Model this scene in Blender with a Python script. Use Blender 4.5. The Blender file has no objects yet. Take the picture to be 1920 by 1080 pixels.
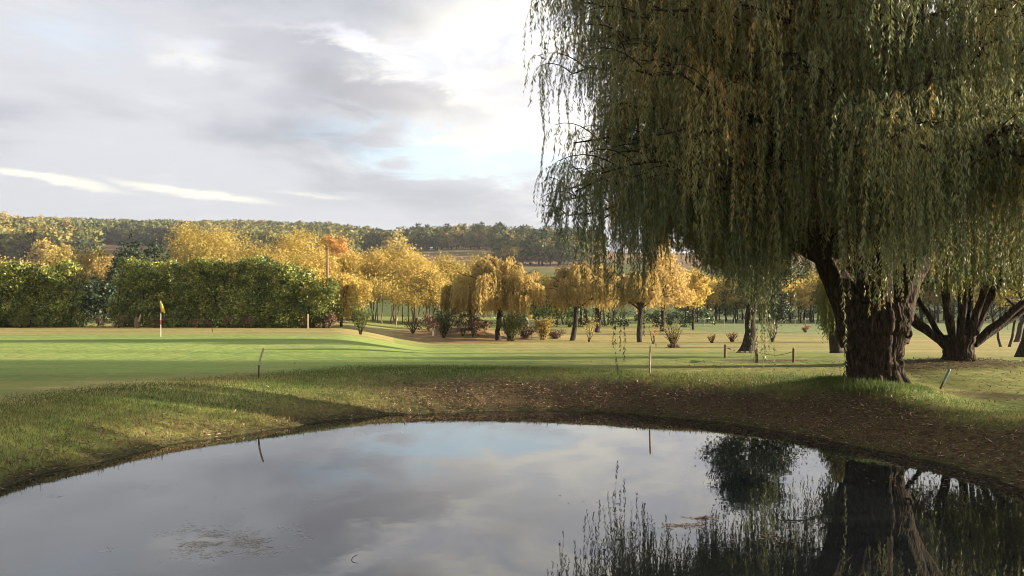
import bpy, math
import numpy as np
from math import radians as R, pi, sin, cos, tan, atan, atan2

rng = np.random.default_rng(7)
sc = bpy.context.scene
COL = sc.collection

# ------------------------------------------------------------------ camera
CAMH = 3.06          # metres above the pond surface (z = 0)
F = 1550.0           # focal length in pixels of a 1920 px wide frame
HOR = 565.0          # horizon row
cam = bpy.data.cameras.new('camera'); cam_o = bpy.data.objects.new('camera', cam); COL.objects.link(cam_o)
cam.sensor_width = 36; cam.lens = F / 1920 * 36
cam.shift_y = (HOR - 540) / 1920
cam.clip_start = 0.1; cam.clip_end = 9000
cam_o.location = (0, 0, CAMH); cam_o.rotation_euler = (pi / 2, 0, 0)
sc.camera = cam_o

def at(px, py, d):
    return np.array([(px - 960) / F * d, d, CAMH - (py - HOR) / F * d])

# ------------------------------------------------------------------ exposure, sun, sky
EXPO = 2.15
sc.view_settings.view_transform = 'Standard'; sc.view_settings.look = 'None'
sc.view_settings.gamma = 1; sc.view_settings.exposure = EXPO
SUN_EL = R(10); SUN_AZ = R(87)     # azimuth clockwise from +Y (camera looks along +Y)
sd = np.array([sin(SUN_AZ) * cos(SUN_EL), cos(SUN_AZ) * cos(SUN_EL), sin(SUN_EL)])
sl = bpy.data.lights.new('sun', 'SUN'); sl.energy = 5.0; sl.angle = R(0.6); sl.color = (1.0, 0.85, 0.64)
so = bpy.data.objects.new('sun', sl); COL.objects.link(so)
so.rotation_euler = (pi / 2 - SUN_EL, 0, pi - SUN_AZ)
so.location = (60, 10, 40)

def build_world():
    w = bpy.data.worlds.new('World'); sc.world = w; w.use_nodes = True
    nt = w.node_tree; nt.nodes.clear(); N = nt.nodes.new; Lk = nt.links.new
    def val(x):
        return x
    def M(op, a, b=None, c=None, clamp=False):
        n = N('ShaderNodeMath'); n.operation = op; n.use_clamp = clamp
        for i, v in enumerate((a, b, c)):
            if v is None: continue
            if isinstance(v, (int, float)): n.inputs[i].default_value = v
            else: Lk(v, n.inputs[i])
        return n.outputs[0]
    def smooth(x, lo, hi):
        n = N('ShaderNodeMapRange'); n.interpolation_type = 'SMOOTHSTEP'
        Lk(x, n.inputs[0]); n.inputs[1].default_value = lo; n.inputs[2].default_value = hi
        return n.outputs[0]
    def mixc(f, a, b):
        n = N('ShaderNodeMix'); n.data_type = 'RGBA'
        if isinstance(f, (int, float)): n.inputs[0].default_value = f
        else: Lk(f, n.inputs[0])
        for i, v in ((6, a), (7, b)):
            if isinstance(v, tuple): n.inputs[i].default_value = (*v, 1)
            else: Lk(v, n.inputs[i])
        return n.outputs[2]
    tc = N('ShaderNodeTexCoord'); sp = N('ShaderNodeSeparateXYZ'); Lk(tc.outputs['Generated'], sp.inputs[0])
    x, y, z = sp.outputs
    zz = M('MAXIMUM', z, 0.0)
    k = M('DIVIDE', 1.0, M('ADD', zz, 0.13))
    cb = N('ShaderNodeCombineXYZ'); Lk(M('MULTIPLY', x, k), cb.inputs[0]); Lk(M('MULTIPLY', y, k), cb.inputs[1])
    def noise(scale, detail=5, rough=0.55, off=0.0, dist=0.0):
        a = N('ShaderNodeVectorMath'); a.operation = 'ADD'; Lk(cb.outputs[0], a.inputs[0]); a.inputs[1].default_value = (off, off * .7, off)
        n = N('ShaderNodeTexNoise'); Lk(a.outputs[0], n.inputs['Vector']); n.inputs['Scale'].default_value = scale
        n.inputs['Detail'].default_value = detail; n.inputs['Roughness'].default_value = rough; n.inputs['Distortion'].default_value = dist
        return n.outputs[0]
    n1 = noise(0.75, 7, .52, 3.0, .3); n2 = noise(1.7, 7, .55, 11.0, .5); n3 = noise(3.8, 7, .6, 27.0, .6); n4 = noise(1.1, 6, .5, 41.0)
    az = M('ARCTAN2', x, y); el = M('ARCSINE', z)
    azd = M('ADD', az, M('MULTIPLY', M('SUBTRACT', n2, .5), .22)); 
    eld = M('ADD', el, M('ADD', M('MULTIPLY', M('SUBTRACT', n3, .5), .10), M('MULTIPLY', M('SUBTRACT', n4, .5), .06)))
    def blob(px, py, wx, wy, rot=0, lo=1.0, hi=.35, A=None, E=None):
        a0 = atan((px - 960) / F); e0 = atan((HOR - py) / F * cos(a0))
        du = M('SUBTRACT', A or azd, a0); dv = M('SUBTRACT', E or eld, e0)
        c, s = cos(rot), sin(rot)
        u = M('ADD', M('MULTIPLY', du, c), M('MULTIPLY', dv, s)); v = M('SUBTRACT', M('MULTIPLY', dv, c), M('MULTIPLY', du, s))
        u = M('DIVIDE', u, wx / F); v = M('DIVIDE', v, wy / F)
        d = M('SQRT', M('ADD', M('MULTIPLY', u, u), M('MULTIPLY', v, v)))
        n = N('ShaderNodeMapRange'); n.interpolation_type = 'SMOOTHSTEP'; Lk(d, n.inputs[0])
        n.inputs[1].default_value = hi; n.inputs[2].default_value = lo; n.inputs[3].default_value = 1; n.inputs[4].default_value = 0
        return n.outputs[0]
    # grey stratocumulus
    grey = mixc(smooth(n1, .40, .60), (.43, .455, .515), (.67, .69, .74))
    grey = mixc(M('MULTIPLY', smooth(n2, .52, .72), .6), grey, (.84, .85, .88))
    grey = mixc(smooth(el, .20, .02), grey, (.56, .58, .63))
    # sun-lit cloud to the right and behind the camera
    lit = M('ADD', blob(930, 110, 360, 190, -.1, 1.0, .25), M('MULTIPLY', blob(1330, 120, 600, 400), .9), clamp=True)
    lit = M('ADD', lit, smooth(y, .1, -.5), clamp=True)
    lit = M('ADD', lit, M('MULTIPLY', blob(640, 80, 180, 26, -.12, 1., .1), .8), clamp=True)
    lit = M('ADD', lit, M('MULTIPLY', blob(360, 110, 110, 35, -.1, 1., .1), .55), clamp=True)
    lit = M('ADD', lit, M('MULTIPLY', blob(1010, 60, 60, 60), .5), clamp=True)
    litn = M('MULTIPLY', lit, smooth(n4, .22, .46))
    litc = mixc(smooth(n3, .38, .66), (.82, .84, .92), (1.2, 1.15, 1.03))
    col = mixc(litn, grey, litc)
    col = mixc(M('MULTIPLY', blob(725, 185, 210, 46, -.12, 1.2, .35), .97), col, (.44, .445, .50))
    col = mixc(M('MULTIPLY', blob(520, 100, 150, 40, -.1, 1.2, .3), .6), col, (.50, .505, .56))
    streakA = M('ADD', az, M('MULTIPLY', M('SUBTRACT', n2, .5), .05)); streakE = M('ADD', el, M('MULTIPLY', M('SUBTRACT', n3, .5), .018))
    st = M('ADD', blob(90, 336, 140, 8, -.10, 1.2, .1, streakA, streakE), blob(360, 360, 150, 9, -.10, 1.2, .1, streakA, streakE), clamp=True)
    st = M('ADD', st, M('MULTIPLY', blob(590, 366, 90, 5, -.06, 1.2, .1, streakA, streakE), .4), clamp=True)
    col = mixc(M('MULTIPLY', st, .92), col, (1.1, 1.08, .88))
    # openings
    col = mixc(M('MULTIPLY', blob(950, 235, 330, 110, -.05, 1.1, .2), .4), col, (1.08, 1.05, .98))
    hole = M('ADD', M('MULTIPLY', blob(620, 238, 120, 28, .08, 1.2, .1), .35), M('MULTIPLY', blob(890, 292, 250, 44, -.04, 1.2, .2), .9), clamp=True)
    hole = M('ADD', hole, M('MULTIPLY', blob(140, 60, 140, 60, 0, 1., .1), .25), clamp=True)
    hole = M('MULTIPLY', hole, M('SUBTRACT', 1.0, M('MULTIPLY', blob(720, 262, 90, 20, -.1, 1.2, .3), .9)))
    gen = M('MULTIPLY', smooth(n1, .60, .74), smooth(el, .45, .7))
    hole = M('MAXIMUM', hole, gen)
    # below horizon: dim ground colour
    col = mixc(smooth(z, .0, -.03), col, (.16, .16, .10))
    bgc = N('ShaderNodeBackground'); Lk(col, bgc.inputs[0]); bgc.inputs[1].default_value = 1.08 / 2 ** EXPO
    sky = N('ShaderNodeTexSky'); sky.sky_type = 'NISHITA'; sky.sun_disc = False
    sky.sun_elevation = SUN_EL; sky.sun_rotation = SUN_AZ; sky.altitude = 60; sky.dust_density = .6; sky.ozone_density = 1.5
    bgs = N('ShaderNodeBackground'); Lk(sky.outputs[0], bgs.inputs[0]); bgs.inputs[1].default_value = 0.10
    mx = N('ShaderNodeMixShader'); Lk(M('MULTIPLY', hole, .62), mx.inputs[0]); Lk(bgc.outputs[0], mx.inputs[1]); Lk(bgs.outputs[0], mx.inputs[2])
    out = N('ShaderNodeOutputWorld'); Lk(mx.outputs[0], out.inputs[0])
build_world()
sc.cycles.max_bounces = 6; sc.cycles.transparent_max_bounces = 8
sc.cycles.volume_bounces = 0; sc.cycles.filter_width = 1.0

# ------------------------------------------------------------------ small tools
def vnoise(x, y, z=0.0, seed=0):
    x, y, z = np.broadcast_arrays(np.asarray(x, float), np.asarray(y, float), np.asarray(z, float))
    xi, yi, zi = np.floor(x).astype(np.int64), np.floor(y).astype(np.int64), np.floor(z).astype(np.int64)
    fx, fy, fz = x - xi, y - yi, z - zi
    fx, fy, fz = fx * fx * (3 - 2 * fx), fy * fy * (3 - 2 * fy), fz * fz * (3 - 2 * fz)
    def h(a, b, c):
        n = (a * 374761393 + b * 668265263 + c * 2147483647 + seed * 1274126177) & 0xffffffff
        n = ((n ^ (n >> 13)) * 1274126177) & 0xffffffff
        return ((n ^ (n >> 16)) & 0xffff) / 65535.0
    r = 0
    for a in (0, 1):
        for b in (0, 1):
            for c in (0, 1):
                r = r + h(xi + a, yi + b, zi + c) * (fx if a else 1 - fx) * (fy if b else 1 - fy) * (fz if c else 1 - fz)
    return r
def fbm(x, y, z=0.0, o=4, seed=0):
    r = 0; a = .5; t = 0
    for i in range(o):
        r = r + a * vnoise(np.asarray(x) * 2 ** i, np.asarray(y) * 2 ** i, np.asarray(z) * 2 ** i, seed + i * 17); t += a; a *= .5
    return r / t
def sstep(a, b, x):
    t = np.clip((np.asarray(x, float) - a) / (b - a), 0, 1); return t * t * (3 - 2 * t)
def unit(v):
    return v / (np.linalg.norm(v, axis=-1, keepdims=True) + 1e-9)

class Geo:
    """collects quads/tris as numpy blocks and builds one mesh"""
    def __init__(s): s.v = []; s.q = []; s.t = []; s.n = 0
    def quads(s, v, q, tint=None):
        s.v.append(np.asarray(v, np.float32).reshape(-1, 3)); s.q.append(np.asarray(q, np.int64) + s.n); s.n += len(s.v[-1])
        s.t.append(np.full(len(q), .5, np.float32) if tint is None else np.broadcast_to(np.asarray(tint, np.float32), (len(q),)))
    def mesh(s, name, mat, smooth=False):
        v = np.concatenate(s.v); q = np.concatenate(s.q); t = np.concatenate(s.t)
        me = bpy.data.meshes.new(name); k = q.shape[1]
        me.vertices.add(len(v)); me.vertices.foreach_set('co', v.ravel())
        me.loops.add(q.size); me.loops.foreach_set('vertex_index', q.ravel().astype(np.int32))
        me.polygons.add(len(q)); me.polygons.foreach_set('loop_start', np.arange(0, q.size, k, dtype=np.int32))
        if smooth: me.polygons.foreach_set('use_smooth', np.ones(len(q), bool))
        a = me.attributes.new('tint', 'FLOAT', 'FACE'); a.data.foreach_set('value', t.astype(np.float32))
        me.update(calc_edges=True); me.materials.append(mat)
        return me

def leafquads(g, P, D, L, W, tint, S=None):
    n = len(P)
    if S is None: S = rng.normal(size=(n, 3))
    S = unit(np.cross(D, S)); L = np.broadcast_to(L, (n,))[:, None]; W = np.broadcast_to(W, (n,))[:, None]
    mid = P + D * L * .45
    v = np.stack([P, mid + S * W * .5, P + D * L, mid - S * W * .5], 1)
    g.quads(v.reshape(-1, 3), np.arange(4 * n).reshape(n, 4), tint)

def tube(g, pts, rad, sides=8, tint=.5, lump=0.0, seed=0, cap=False, ridges=0.0, nr=14):
    pts = np.asarray(pts, float); m = len(pts); rad = np.broadcast_to(rad, (m,))
    T = unit(np.gradient(pts, axis=0)); up = np.array([0.13, .99, .05])
    A = unit(np.cross(T, up)); B = np.cross(T, A)
    th = np.linspace(0, 2 * pi, sides, endpoint=False)
    rr = np.repeat(rad[:, None], sides, 1)
    if lump: rr = rr * (1 + lump * 2 * (vnoise(np.cos(th)[None] * 1.5 + seed, np.sin(th)[None] * 1.5, np.arange(m)[:, None] * .5, seed) - .5))
    if ridges:
        s = np.concatenate([[0], np.cumsum(np.linalg.norm(np.diff(pts, axis=0), axis=1))])[:, None]
        w = th[None] + .18 * (vnoise(s * 1.7 + seed, th[None] * 1.2, 0, 5) - .5)
        rg = np.abs(vnoise(np.cos(w) * nr / 3, np.sin(w) * nr / 3, s * .8, seed + 3) - .5) * 2
        rr = rr * (1 - ridges * (1 - rg) ** 3)
    v = pts[:, None] + A[:, None] * (rr * np.cos(th))[..., None] + B[:, None] * (rr * np.sin(th))[..., None]
    i = np.arange(m - 1)[:, None] * sides; j = np.arange(sides)[None]; j2 = (j + 1) % sides
    q = np.stack([i + j, i + j2, i + sides + j2, i + sides + j], -1).reshape(-1, 4)
    vv = v.reshape(-1, 3)
    if cap:
        vv = np.concatenate([vv, pts[-1:] + T[-1:] * .01]); c = len(vv) - 1; b = (m - 1) * sides
        k = np.arange(0, sides, 2)
        q = np.concatenate([q, np.stack([b + k, b + (k + 1) % sides, b + (k + 2) % sides, np.full(len(k), c)], -1)])
    g.quads(vv, q, tint)

def curve(p0, p1, bend=0.0, n=8, droop=0.0, wob=0.0):
    p0, p1 = np.asarray(p0, float), np.asarray(p1, float); t = np.linspace(0, 1, n)[:, None]
    L = np.linalg.norm(p1 - p0)
    p = p0 + (p1 - p0) * t
    p[:, 2] += (bend * L * 4 * t * (1 - t))[:, 0]
    if wob: p += np.concatenate([np.zeros((1, 3)), rng.normal(size=(n - 1, 3)) * wob * L])
    return p

# ------------------------------------------------------------------ materials
def new_mat(name):
    m = bpy.data.materials.new(name); m.use_nodes = True; m.node_tree.nodes.clear(); return m, m.node_tree
def ramp_node(nt, stops):
    r = nt.nodes.new('ShaderNodeValToRGB'); e = r.color_ramp.elements
    while len(e) < len(stops): e.new(.5)
    for i, (p, c) in enumerate(stops): e[i].position = p; e[i].color = (*c, 1)
    return r
def foliage_mat(name, stops, trans=.35, rough=.55, spec=.25):
    m, nt = new_mat(name); N = nt.nodes.new; L = nt.links.new
    a = N('ShaderNodeAttribute'); a.attribute_name = 'tint'
    r = ramp_node(nt, stops); L(a.outputs['Fac'], r.inputs[0])
    p = N('ShaderNodeBsdfPrincipled'); L(r.outputs[0], p.inputs['Base Color']); p.inputs['Roughness'].default_value = rough
    p.inputs['Specular IOR Level'].default_value = spec
    t = N('ShaderNodeBsdfTranslucent'); L(r.outputs[0], t.inputs[0])
    x = N('ShaderNodeMixShader'); x.inputs[0].default_value = trans; L(p.outputs[0], x.inputs[1]); L(t.outputs[0], x.inputs[2])
    o = N('ShaderNodeOutputMaterial'); L(x.outputs[0], o.inputs[0]); return m
def bark_mat(name, c0, c1, scale=6, bump=.6):
    m, nt = new_mat(name); N = nt.nodes.new; L = nt.links.new
    tc = N('ShaderNodeTexCoord'); mp = N('ShaderNodeMapping'); mp.inputs['Scale'].default_value = (1, 1, .22); L(tc.outputs['Object'], mp.inputs[0])
    n = N('ShaderNodeTexNoise'); n.inputs['Scale'].default_value = scale * 2.2; n.inputs['Detail'].default_value = 6; n.inputs['Distortion'].default_value = .8; L(mp.outputs[0], n.inputs['Vector'])
    v = N('ShaderNodeTexVoronoi'); v.feature = 'DISTANCE_TO_EDGE'; v.inputs['Scale'].default_value = scale; L(mp.outputs[0], v.inputs['Vector'])
    mu = N('ShaderNodeMath'); mu.operation = 'MULTIPLY_ADD'; L(v.outputs[0], mu.inputs[0]); mu.inputs[1].default_value = .9; L(n.outputs[0], mu.inputs[2])
    r = ramp_node(nt, [(.35, c0), (.95, c1)]); L(mu.outputs[0], r.inputs[0])
    p = N('ShaderNodeBsdfPrincipled'); L(r.outputs[0], p.inputs['Base Color']); p.inputs['Roughness'].default_value = .95; p.inputs['Specular IOR Level'].default_value = .15
    b = N('ShaderNodeBump'); b.inputs['Strength'].default_value = bump; b.inputs['Distance'].default_value = .05; L(mu.outputs[0], b.inputs['Height']); L(b.outputs[0], p.inputs['Normal'])
    o = N('ShaderNodeOutputMaterial'); L(p.outputs[0], o.inputs[0]); return m
def plain_mat(name, c, rough=.8, noise=.25, scale=8, spec=.3):
    m, nt = new_mat(name); N = nt.nodes.new; L = nt.links.new
    tc = N('ShaderNodeTexCoord'); n = N('ShaderNodeTexNoise'); n.inputs['Scale'].default_value = scale; n.inputs['Detail'].default_value = 5; L(tc.outputs['Object'], n.inputs['Vector'])
    r = ramp_node(nt, [(.3, tuple(x * (1 - noise) for x in c)), (.7, tuple(min(1, x * (1 + noise)) for x in c))]); L(n.outputs[0], r.inputs[0])
    p = N('ShaderNodeBsdfPrincipled'); L(r.outputs[0], p.inputs['Base Color']); p.inputs['Roughness'].default_value = rough; p.inputs['Specular IOR Level'].default_value = spec
    o = N('ShaderNodeOutputMaterial'); L(p.outputs[0], o.inputs[0]); return m

MAT = dict(
    willow=foliage_mat('willow_leaves', [(0, (.085, .108, .048)), (.35, (.165, .180, .068)), (.6, (.26, .225, .072)), (.8, (.36, .235, .065)), (1, (.46, .235, .055))], .4, .5, .4),
    willow2=foliage_mat('second_willow_leaves', [(0, (.06, .085, .02)), (.5, (.14, .15, .035)), (1, (.30, .22, .04))], .45, .5, .3),
    gold=foliage_mat('golden_leaves', [(0, (.22, .18, .07)), (.4, (.40, .30, .11)), (.75, (.55, .40, .15)), (1, (.60, .40, .14))], .4, .8, .05),
    yellow=foliage_mat('yellow_leaves', [(0, (.17, .15, .05)), (.5, (.42, .31, .085)), (1, (.60, .45, .13))], .4, .8, .05),
    olive=foliage_mat('olive_gold_leaves', [(0, (.13, .12, .04)), (.5, (.33, .255, .07)), (1, (.50, .37, .11))], .4, .8, .05),
    orange=foliage_mat('orange_leaves', [(0, (.40, .22, .06)), (1, (.60, .34, .09))], .35),
    laurel=foliage_mat('laurel_leaves', [(0, (.016, .034, .008)), (.45, (.055, .085, .016)), (.72, (.22, .25, .04)), (1, (.50, .48, .10))], .3, .4, .5),  # bright upper stops paint sunlit highlights into the hedge leaves
    bush=foliage_mat('bush_leaves', [(0, (.05, .08, .02)), (.5, (.11, .14, .03)), (1, (.24, .22, .05))], .35),
    dark=foliage_mat('conifer_leaves', [(0, (.012, .024, .012)), (.7, (.028, .045, .018)), (1, (.05, .07, .02))], .1),
    wood=foliage_mat('hillside_leaves', [(0, (.040, .055, .028)), (.5, (.115, .125, .045)), (.85, (.25, .20, .065)), (1, (.34, .25, .07))], .15, .9, 0),
    red=foliage_mat('red_leaves', [(0, (.22, .05, .03)), (1, (.36, .13, .06))], .3),
    russet=foliage_mat('russet_twigs', [(0, (.09, .05, .035)), (1, (.22, .13, .07))], .2),
    grass=foliage_mat('grass_blades', [(0, (.045, .085, .018)), (.45, (.095, .135, .028)), (.75, (.18, .145, .05)), (1, (.30, .20, .09))], .3, .6, .2),
    litter=foliage_mat('fallen_leaves', [(0, (.035, .018, .012)), (.5, (.12, .062, .042)), (.8, (.25, .15, .10)), (1, (.44, .32, .21))], .1, .6, .3),
    bark=bark_mat('willow_bark', (.006, .005, .0035), (.068, .047, .029), 9, 1.0),
    bark2=bark_mat('grey_brown_bark', (.012, .010, .008), (.062, .046, .032), 9, .5),
    palebark=bark_mat('pale_bark', (.10, .075, .05), (.30, .22, .14), 5, .3),
)

# ------------------------------------------------------------------ tagging
def tag(o, label=None, cat=None, group=None, kind=None):
    if label: o['label'] = label
    if cat: o['category'] = cat
    if group: o['group'] = group
    if kind: o['kind'] = kind
    return o
def root(name, loc, label, cat, group=None, rz=0, s=1.0):
    o = bpy.data.objects.new(name, None); COL.objects.link(o); o.location = loc; o.rotation_euler = (0, 0, rz)
    o.scale = (s, s, s) if np.isscalar(s) else s
    o.empty_display_size = .2
    return tag(o, label, cat, group)
def part(name, me, parent=None):
    o = bpy.data.objects.new(name, me); COL.objects.link(o); o.parent = parent; return o
def copy_thing(src, loc, label, rz=0, s=1.0, group=None):
    c = src.copy(); COL.objects.link(c); c.location = loc; c.rotation_euler = (0, 0, rz); c.scale = (s, s, s) if np.isscalar(s) else s
    c['label'] = label
    if group: c['group'] = group
    for ch in src.children:
        d = ch.copy(); COL.objects.link(d); d.parent = c
        for gch in ch.children:
            e = gch.copy(); COL.objects.link(e); e.parent = d
    return c

# ------------------------------------------------------------------ terrain
PC = np.array([0.0, 13.0])
edge_pts = [(-8.3, 13.4), (-7.7, 16.6), (-5.9, 19.5), (-3.7, 21.8), (-1.2, 23.0), (.6, 23.2), (3.45, 22.3), (5.7, 20.2), (6.6, 19), (7.3, 17.7), (7.9, 16.4), (8.3, 14.8), (8.4, 13), (7.6, 9.6), (5, 6.4), (0, 5.0), (-5, 6.6), (-8, 10)]
crest_pts = [(-11, 14), (-11, 17.9), (-9.9, 21.6), (-7.4, 24.4), (-4.8, 27.6), (-1.1, 27.6), (4.2, 25.6), (7.7, 24.2), (9.2, 22.2), (10, 19.5), (10.4, 16.5), (10.5, 13), (9.6, 8), (6, 4), (0, 2.6), (-6, 4), (-10.4, 9)]
def polar(pts):
    p = np.array(pts) - PC; th = np.arctan2(p[:, 1], p[:, 0]); r = np.hypot(p[:, 0], p[:, 1]); o = np.argsort(th)
    th, r = th[o], r[o]
    return np.concatenate([th - 2 * pi, th, th + 2 * pi]), np.concatenate([r, r, r])
ET, ER = polar(edge_pts); CT, CR = polar(crest_pts)
def smooth_interp(t, T, V):
    return (np.interp(t - .06, T, V) + np.interp(t, T, V) * 2 + np.interp(t + .06, T, V)) / 4
def pond_param(x, y):
    """0 at the water's edge, 1 at the crest of the bank, negative in the pond"""
    dx, dy = x - PC[0], y - PC[1]; th = np.arctan2(dy, dx); r = np.hypot(dx, dy)
    e = smooth_interp(th, ET, ER) + .34 * (vnoise(x * .9, y * .9, 0, 3) - .5) + .16 * (vnoise(x * 3, y * 3, 0, 4) - .5); c = smooth_interp(th, CT, CR)
    return (r - e) / np.maximum(c - e, .8), r - e
RPX = [-9999, 0, 300, 560, 700, 760, 850, 1100, 1500, 9999]
RR = [1150, 1150, 1100, 850, 700, 650, 650, 650, 650, 650]
RZ = [88, 88, 86, 68, 50, 41, 48, 42, 40, 40]
def height(x, y):
    x = np.asarray(x, float); y = np.asarray(y, float)
    r = np.hypot(x, y)
    z = .8 + .10 * (fbm(x * .08, y * .08, 0, 3, 9) - .5) * sstep(15, 40, r)
    pxx = 960 + F * x / np.maximum(y, 1.0); w = sstep(620, 820, pxx)
    kk = ([34, 40, 46, 60, 70, 80, 95, 115, 140], [0, -.24, -.60, -1.0, -1.3, -1.5, -1.28, -.98, -.75])
    z = z + w * (np.interp(y - 3, *kk) + np.interp(y, *kk) + np.interp(y + 3, *kk)) / 3 - (1 - w) * .55 * sstep(75, 150, r)
    # putting green, slightly raised
    z = z + .16 * np.exp(-(((x + 22) / 16) ** 2 + ((y - 46) / 9) ** 2) ** 2)
    # dry mound between the green and the trees
    z = z + .9 * np.exp(-(((x + 5.6) / 7) ** 2 + ((y - 85) / 8) ** 2)) + .6 * np.exp(-(((x + 4.3) / 2.4) ** 2 + ((y - 80) / 3) ** 2))
    # ditch to the right of the big willow
    a = np.array([12.6, 27.0]); b = np.array([10.6, 17.5]); ab = b - a
    t = np.clip(((x - a[0]) * ab[0] + (y - a[1]) * ab[1]) / (ab @ ab), 0, 1)
    dd = np.hypot(x - a[0] - t * ab[0], y - a[1] - t * ab[1]); z = z - .15 * np.exp(-(dd / 1.1) ** 2)
    z = z + .22 * np.exp(-(((x - 15.6) / 3.2) ** 2 + ((y - 29) / 1.6) ** 2))
    z = z + .16 * np.exp(-(((x - 9.6) / 1.7) ** 2 + ((y - 22) / 1.7) ** 2))
    # near mound under the photographer
    z = z + .7 * sstep(9, 2, r)
    # pond
    s, d = pond_param(x, y)
    t = np.clip(s, 0, 1)
    prof = (1 - (1 - t) ** 1.7)
    prof = prof + .06 * (fbm(x * 1.3, y * 1.3, 0, 3, 21) - .5) * np.sin(pi * t)
    z = np.where(s < 1, z * prof, z)
    z = np.where(d < 0, np.maximum(d * .45, -.9), z)
    # valley and hills
    px = 960 + F * np.tan(np.clip(np.arctan2(x, np.maximum(y, 1e-3)), -1.35, 1.35))
    px = np.where(y < 0, 9999 * np.sign(x + 1e-6), px)
    rr = (np.interp(px - 50, RPX, RR) + np.interp(px, RPX, RR) + np.interp(px + 50, RPX, RR)) / 3
    zr = (np.interp(px - 50, RPX, RZ) + np.interp(px, RPX, RZ) + np.interp(px + 50, RPX, RZ)) / 3
    zr = np.where(y < 0, 30, zr)
    lf = sstep(760, 560, px); z1 = 9 + 1 * lf
    h = np.where(r < 250, 0 + (r - 150) / 100 * -6, np.where(r < 340, -6 + (r - 250) / 90 * (z1 + 6), np.where(r < rr, z1 + (r - 340) / (rr - 340) * (zr - z1), zr + (r - rr) * .004)))
    conv = np.sin(np.clip((r - 340) / (rr - 340), 0, 1) * pi) * 4
    h = h + conv * (1 - lf) + (fbm(x / 140, y / 140, 0, 4, 31) - .5) * 9 * sstep(260, 420, r)
    return np.where(r < 160, z, z + (h - z) * sstep(150, 230, r))
def hz(x, y): return float(height(np.array([x]), np.array([y]))[0])

def grid_mesh(name, rad, ang, mat):
    RRd, AA = np.meshgrid(rad, ang, indexing='ij'); X = RRd * np.sin(AA); Y = RRd * np.cos(AA); Z = height(X, Y)
    m, n = X.shape; v = np.stack([X, Y, Z], -1).reshape(-1, 3)
    i = np.arange(m - 1)[:, None] * n; j = np.arange(n - 1)[None]
    q = np.stack([i + j, i + n + j, i + n + j + 1, i + j + 1], -1).reshape(-1, 4)
    g = Geo(); g.quads(v, q); me = g.mesh(name, mat, True)
    x, y = v[:, 0].astype(float), v[:, 1].astype(float); r = np.hypot(x, y)
    s, d = pond_param(x, y); px = 960 + F * x / np.maximum(y, .5)
    nz = fbm(x * .35, y * .35, 0, 4, 51); n2 = fbm(x * .12, y * .12, 0, 3, 61); n3 = fbm(x * 1.4, y * 1.4, 0, 3, 71)
    # litter: pond bank on the willow side, under the willows
    lit = sstep(-.42, .25, (x + 3.2) / 9 + (nz - .5) * .55) * sstep(.84, .5, s + (nz - .5) * .5) * sstep(-.4, 0, s) * (y > 8)
    lit = np.maximum(lit, .85 * sstep(2.6, 1.0, np.hypot((x - 15.6) / 1.8, (y - 28.6) / .8) + (nz - .5) * 2))
    lit = np.maximum(lit, .9 * sstep(.9, .3, np.hypot((x - 9.6) / 2.7, (y - 31.6) / 1.1) + (nz - .5) * .5))
    lit = np.maximum(lit, .75 * sstep(.55, .15, np.abs((x - 12.0) + (y - 20.5) * .5) / 1.1 + (nz - .5)) * sstep(23.5, 21, y) * sstep(16, 18, y))
    lit = np.maximum(lit, .6 * sstep(.6, .12, s + (nz - .5) * .6) * (s > 0) * (x < 2) * sstep(-8.5, -5, x))
    mud = sstep(.14, .03, s + (n3 - .5) * .12)
    # rough: dry tan grass
    tan_ = sstep(54, 60, y) * sstep(90, 80, y) * (px < 740) * .8
    tan_ = np.maximum(tan_, sstep(880, 960, px + (nz - .5) * 200) * sstep(44, 56, y + (n2 - .5) * 14) * sstep(112, 96, y + (n2 - .5) * 12) * (.65 + .5 * (fbm(x * .05, y * .5, 0, 3, 81) - .5) * 2))
    tan_ = np.maximum(tan_, sstep(1560, 1640, px) * sstep(32, 40, y) * sstep(96, 82, y) * .75)
    tan_ = np.maximum(tan_, .8 * sstep(1.75, 1.1, s) * sstep(.75, 1.0, s) * sstep(-6, -9, x))
    tan_ = np.clip(tan_ + (nz - .5) * .5 * (y > 26), 0, 1)
    heath = sstep(1.0, .75, np.hypot((x + 5.0) / 8.5, (y - 85) / 20) + (nz - .5) * .5)
    pale = sstep(1150, 1350, px) * sstep(88, 100, y + (n2 - .5) * 12)
    fresh = sstep(1050, 800, px) * sstep(24, 28, y) * sstep(58, 52, y) * sstep(1.0, 1.25, s)
    if name == 'hills': pale = sstep(470, 380, r + (fbm(x / 60, y / 60, 0, 3, 5) - .5) * 80)
    for nm, a in (('litter', lit), ('mud', mud), ('dry', tan_), ('heath', heath), ('pale', pale), ('fresh', fresh)):
        at_ = me.attributes.new(nm, 'FLOAT', 'POINT'); at_.data.foreach_set('value', np.clip(a, 0, 1).astype(np.float32))
    o = bpy.data.objects.new(name, me); COL.objects.link(o); o['kind'] = 'structure'; return o

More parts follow.
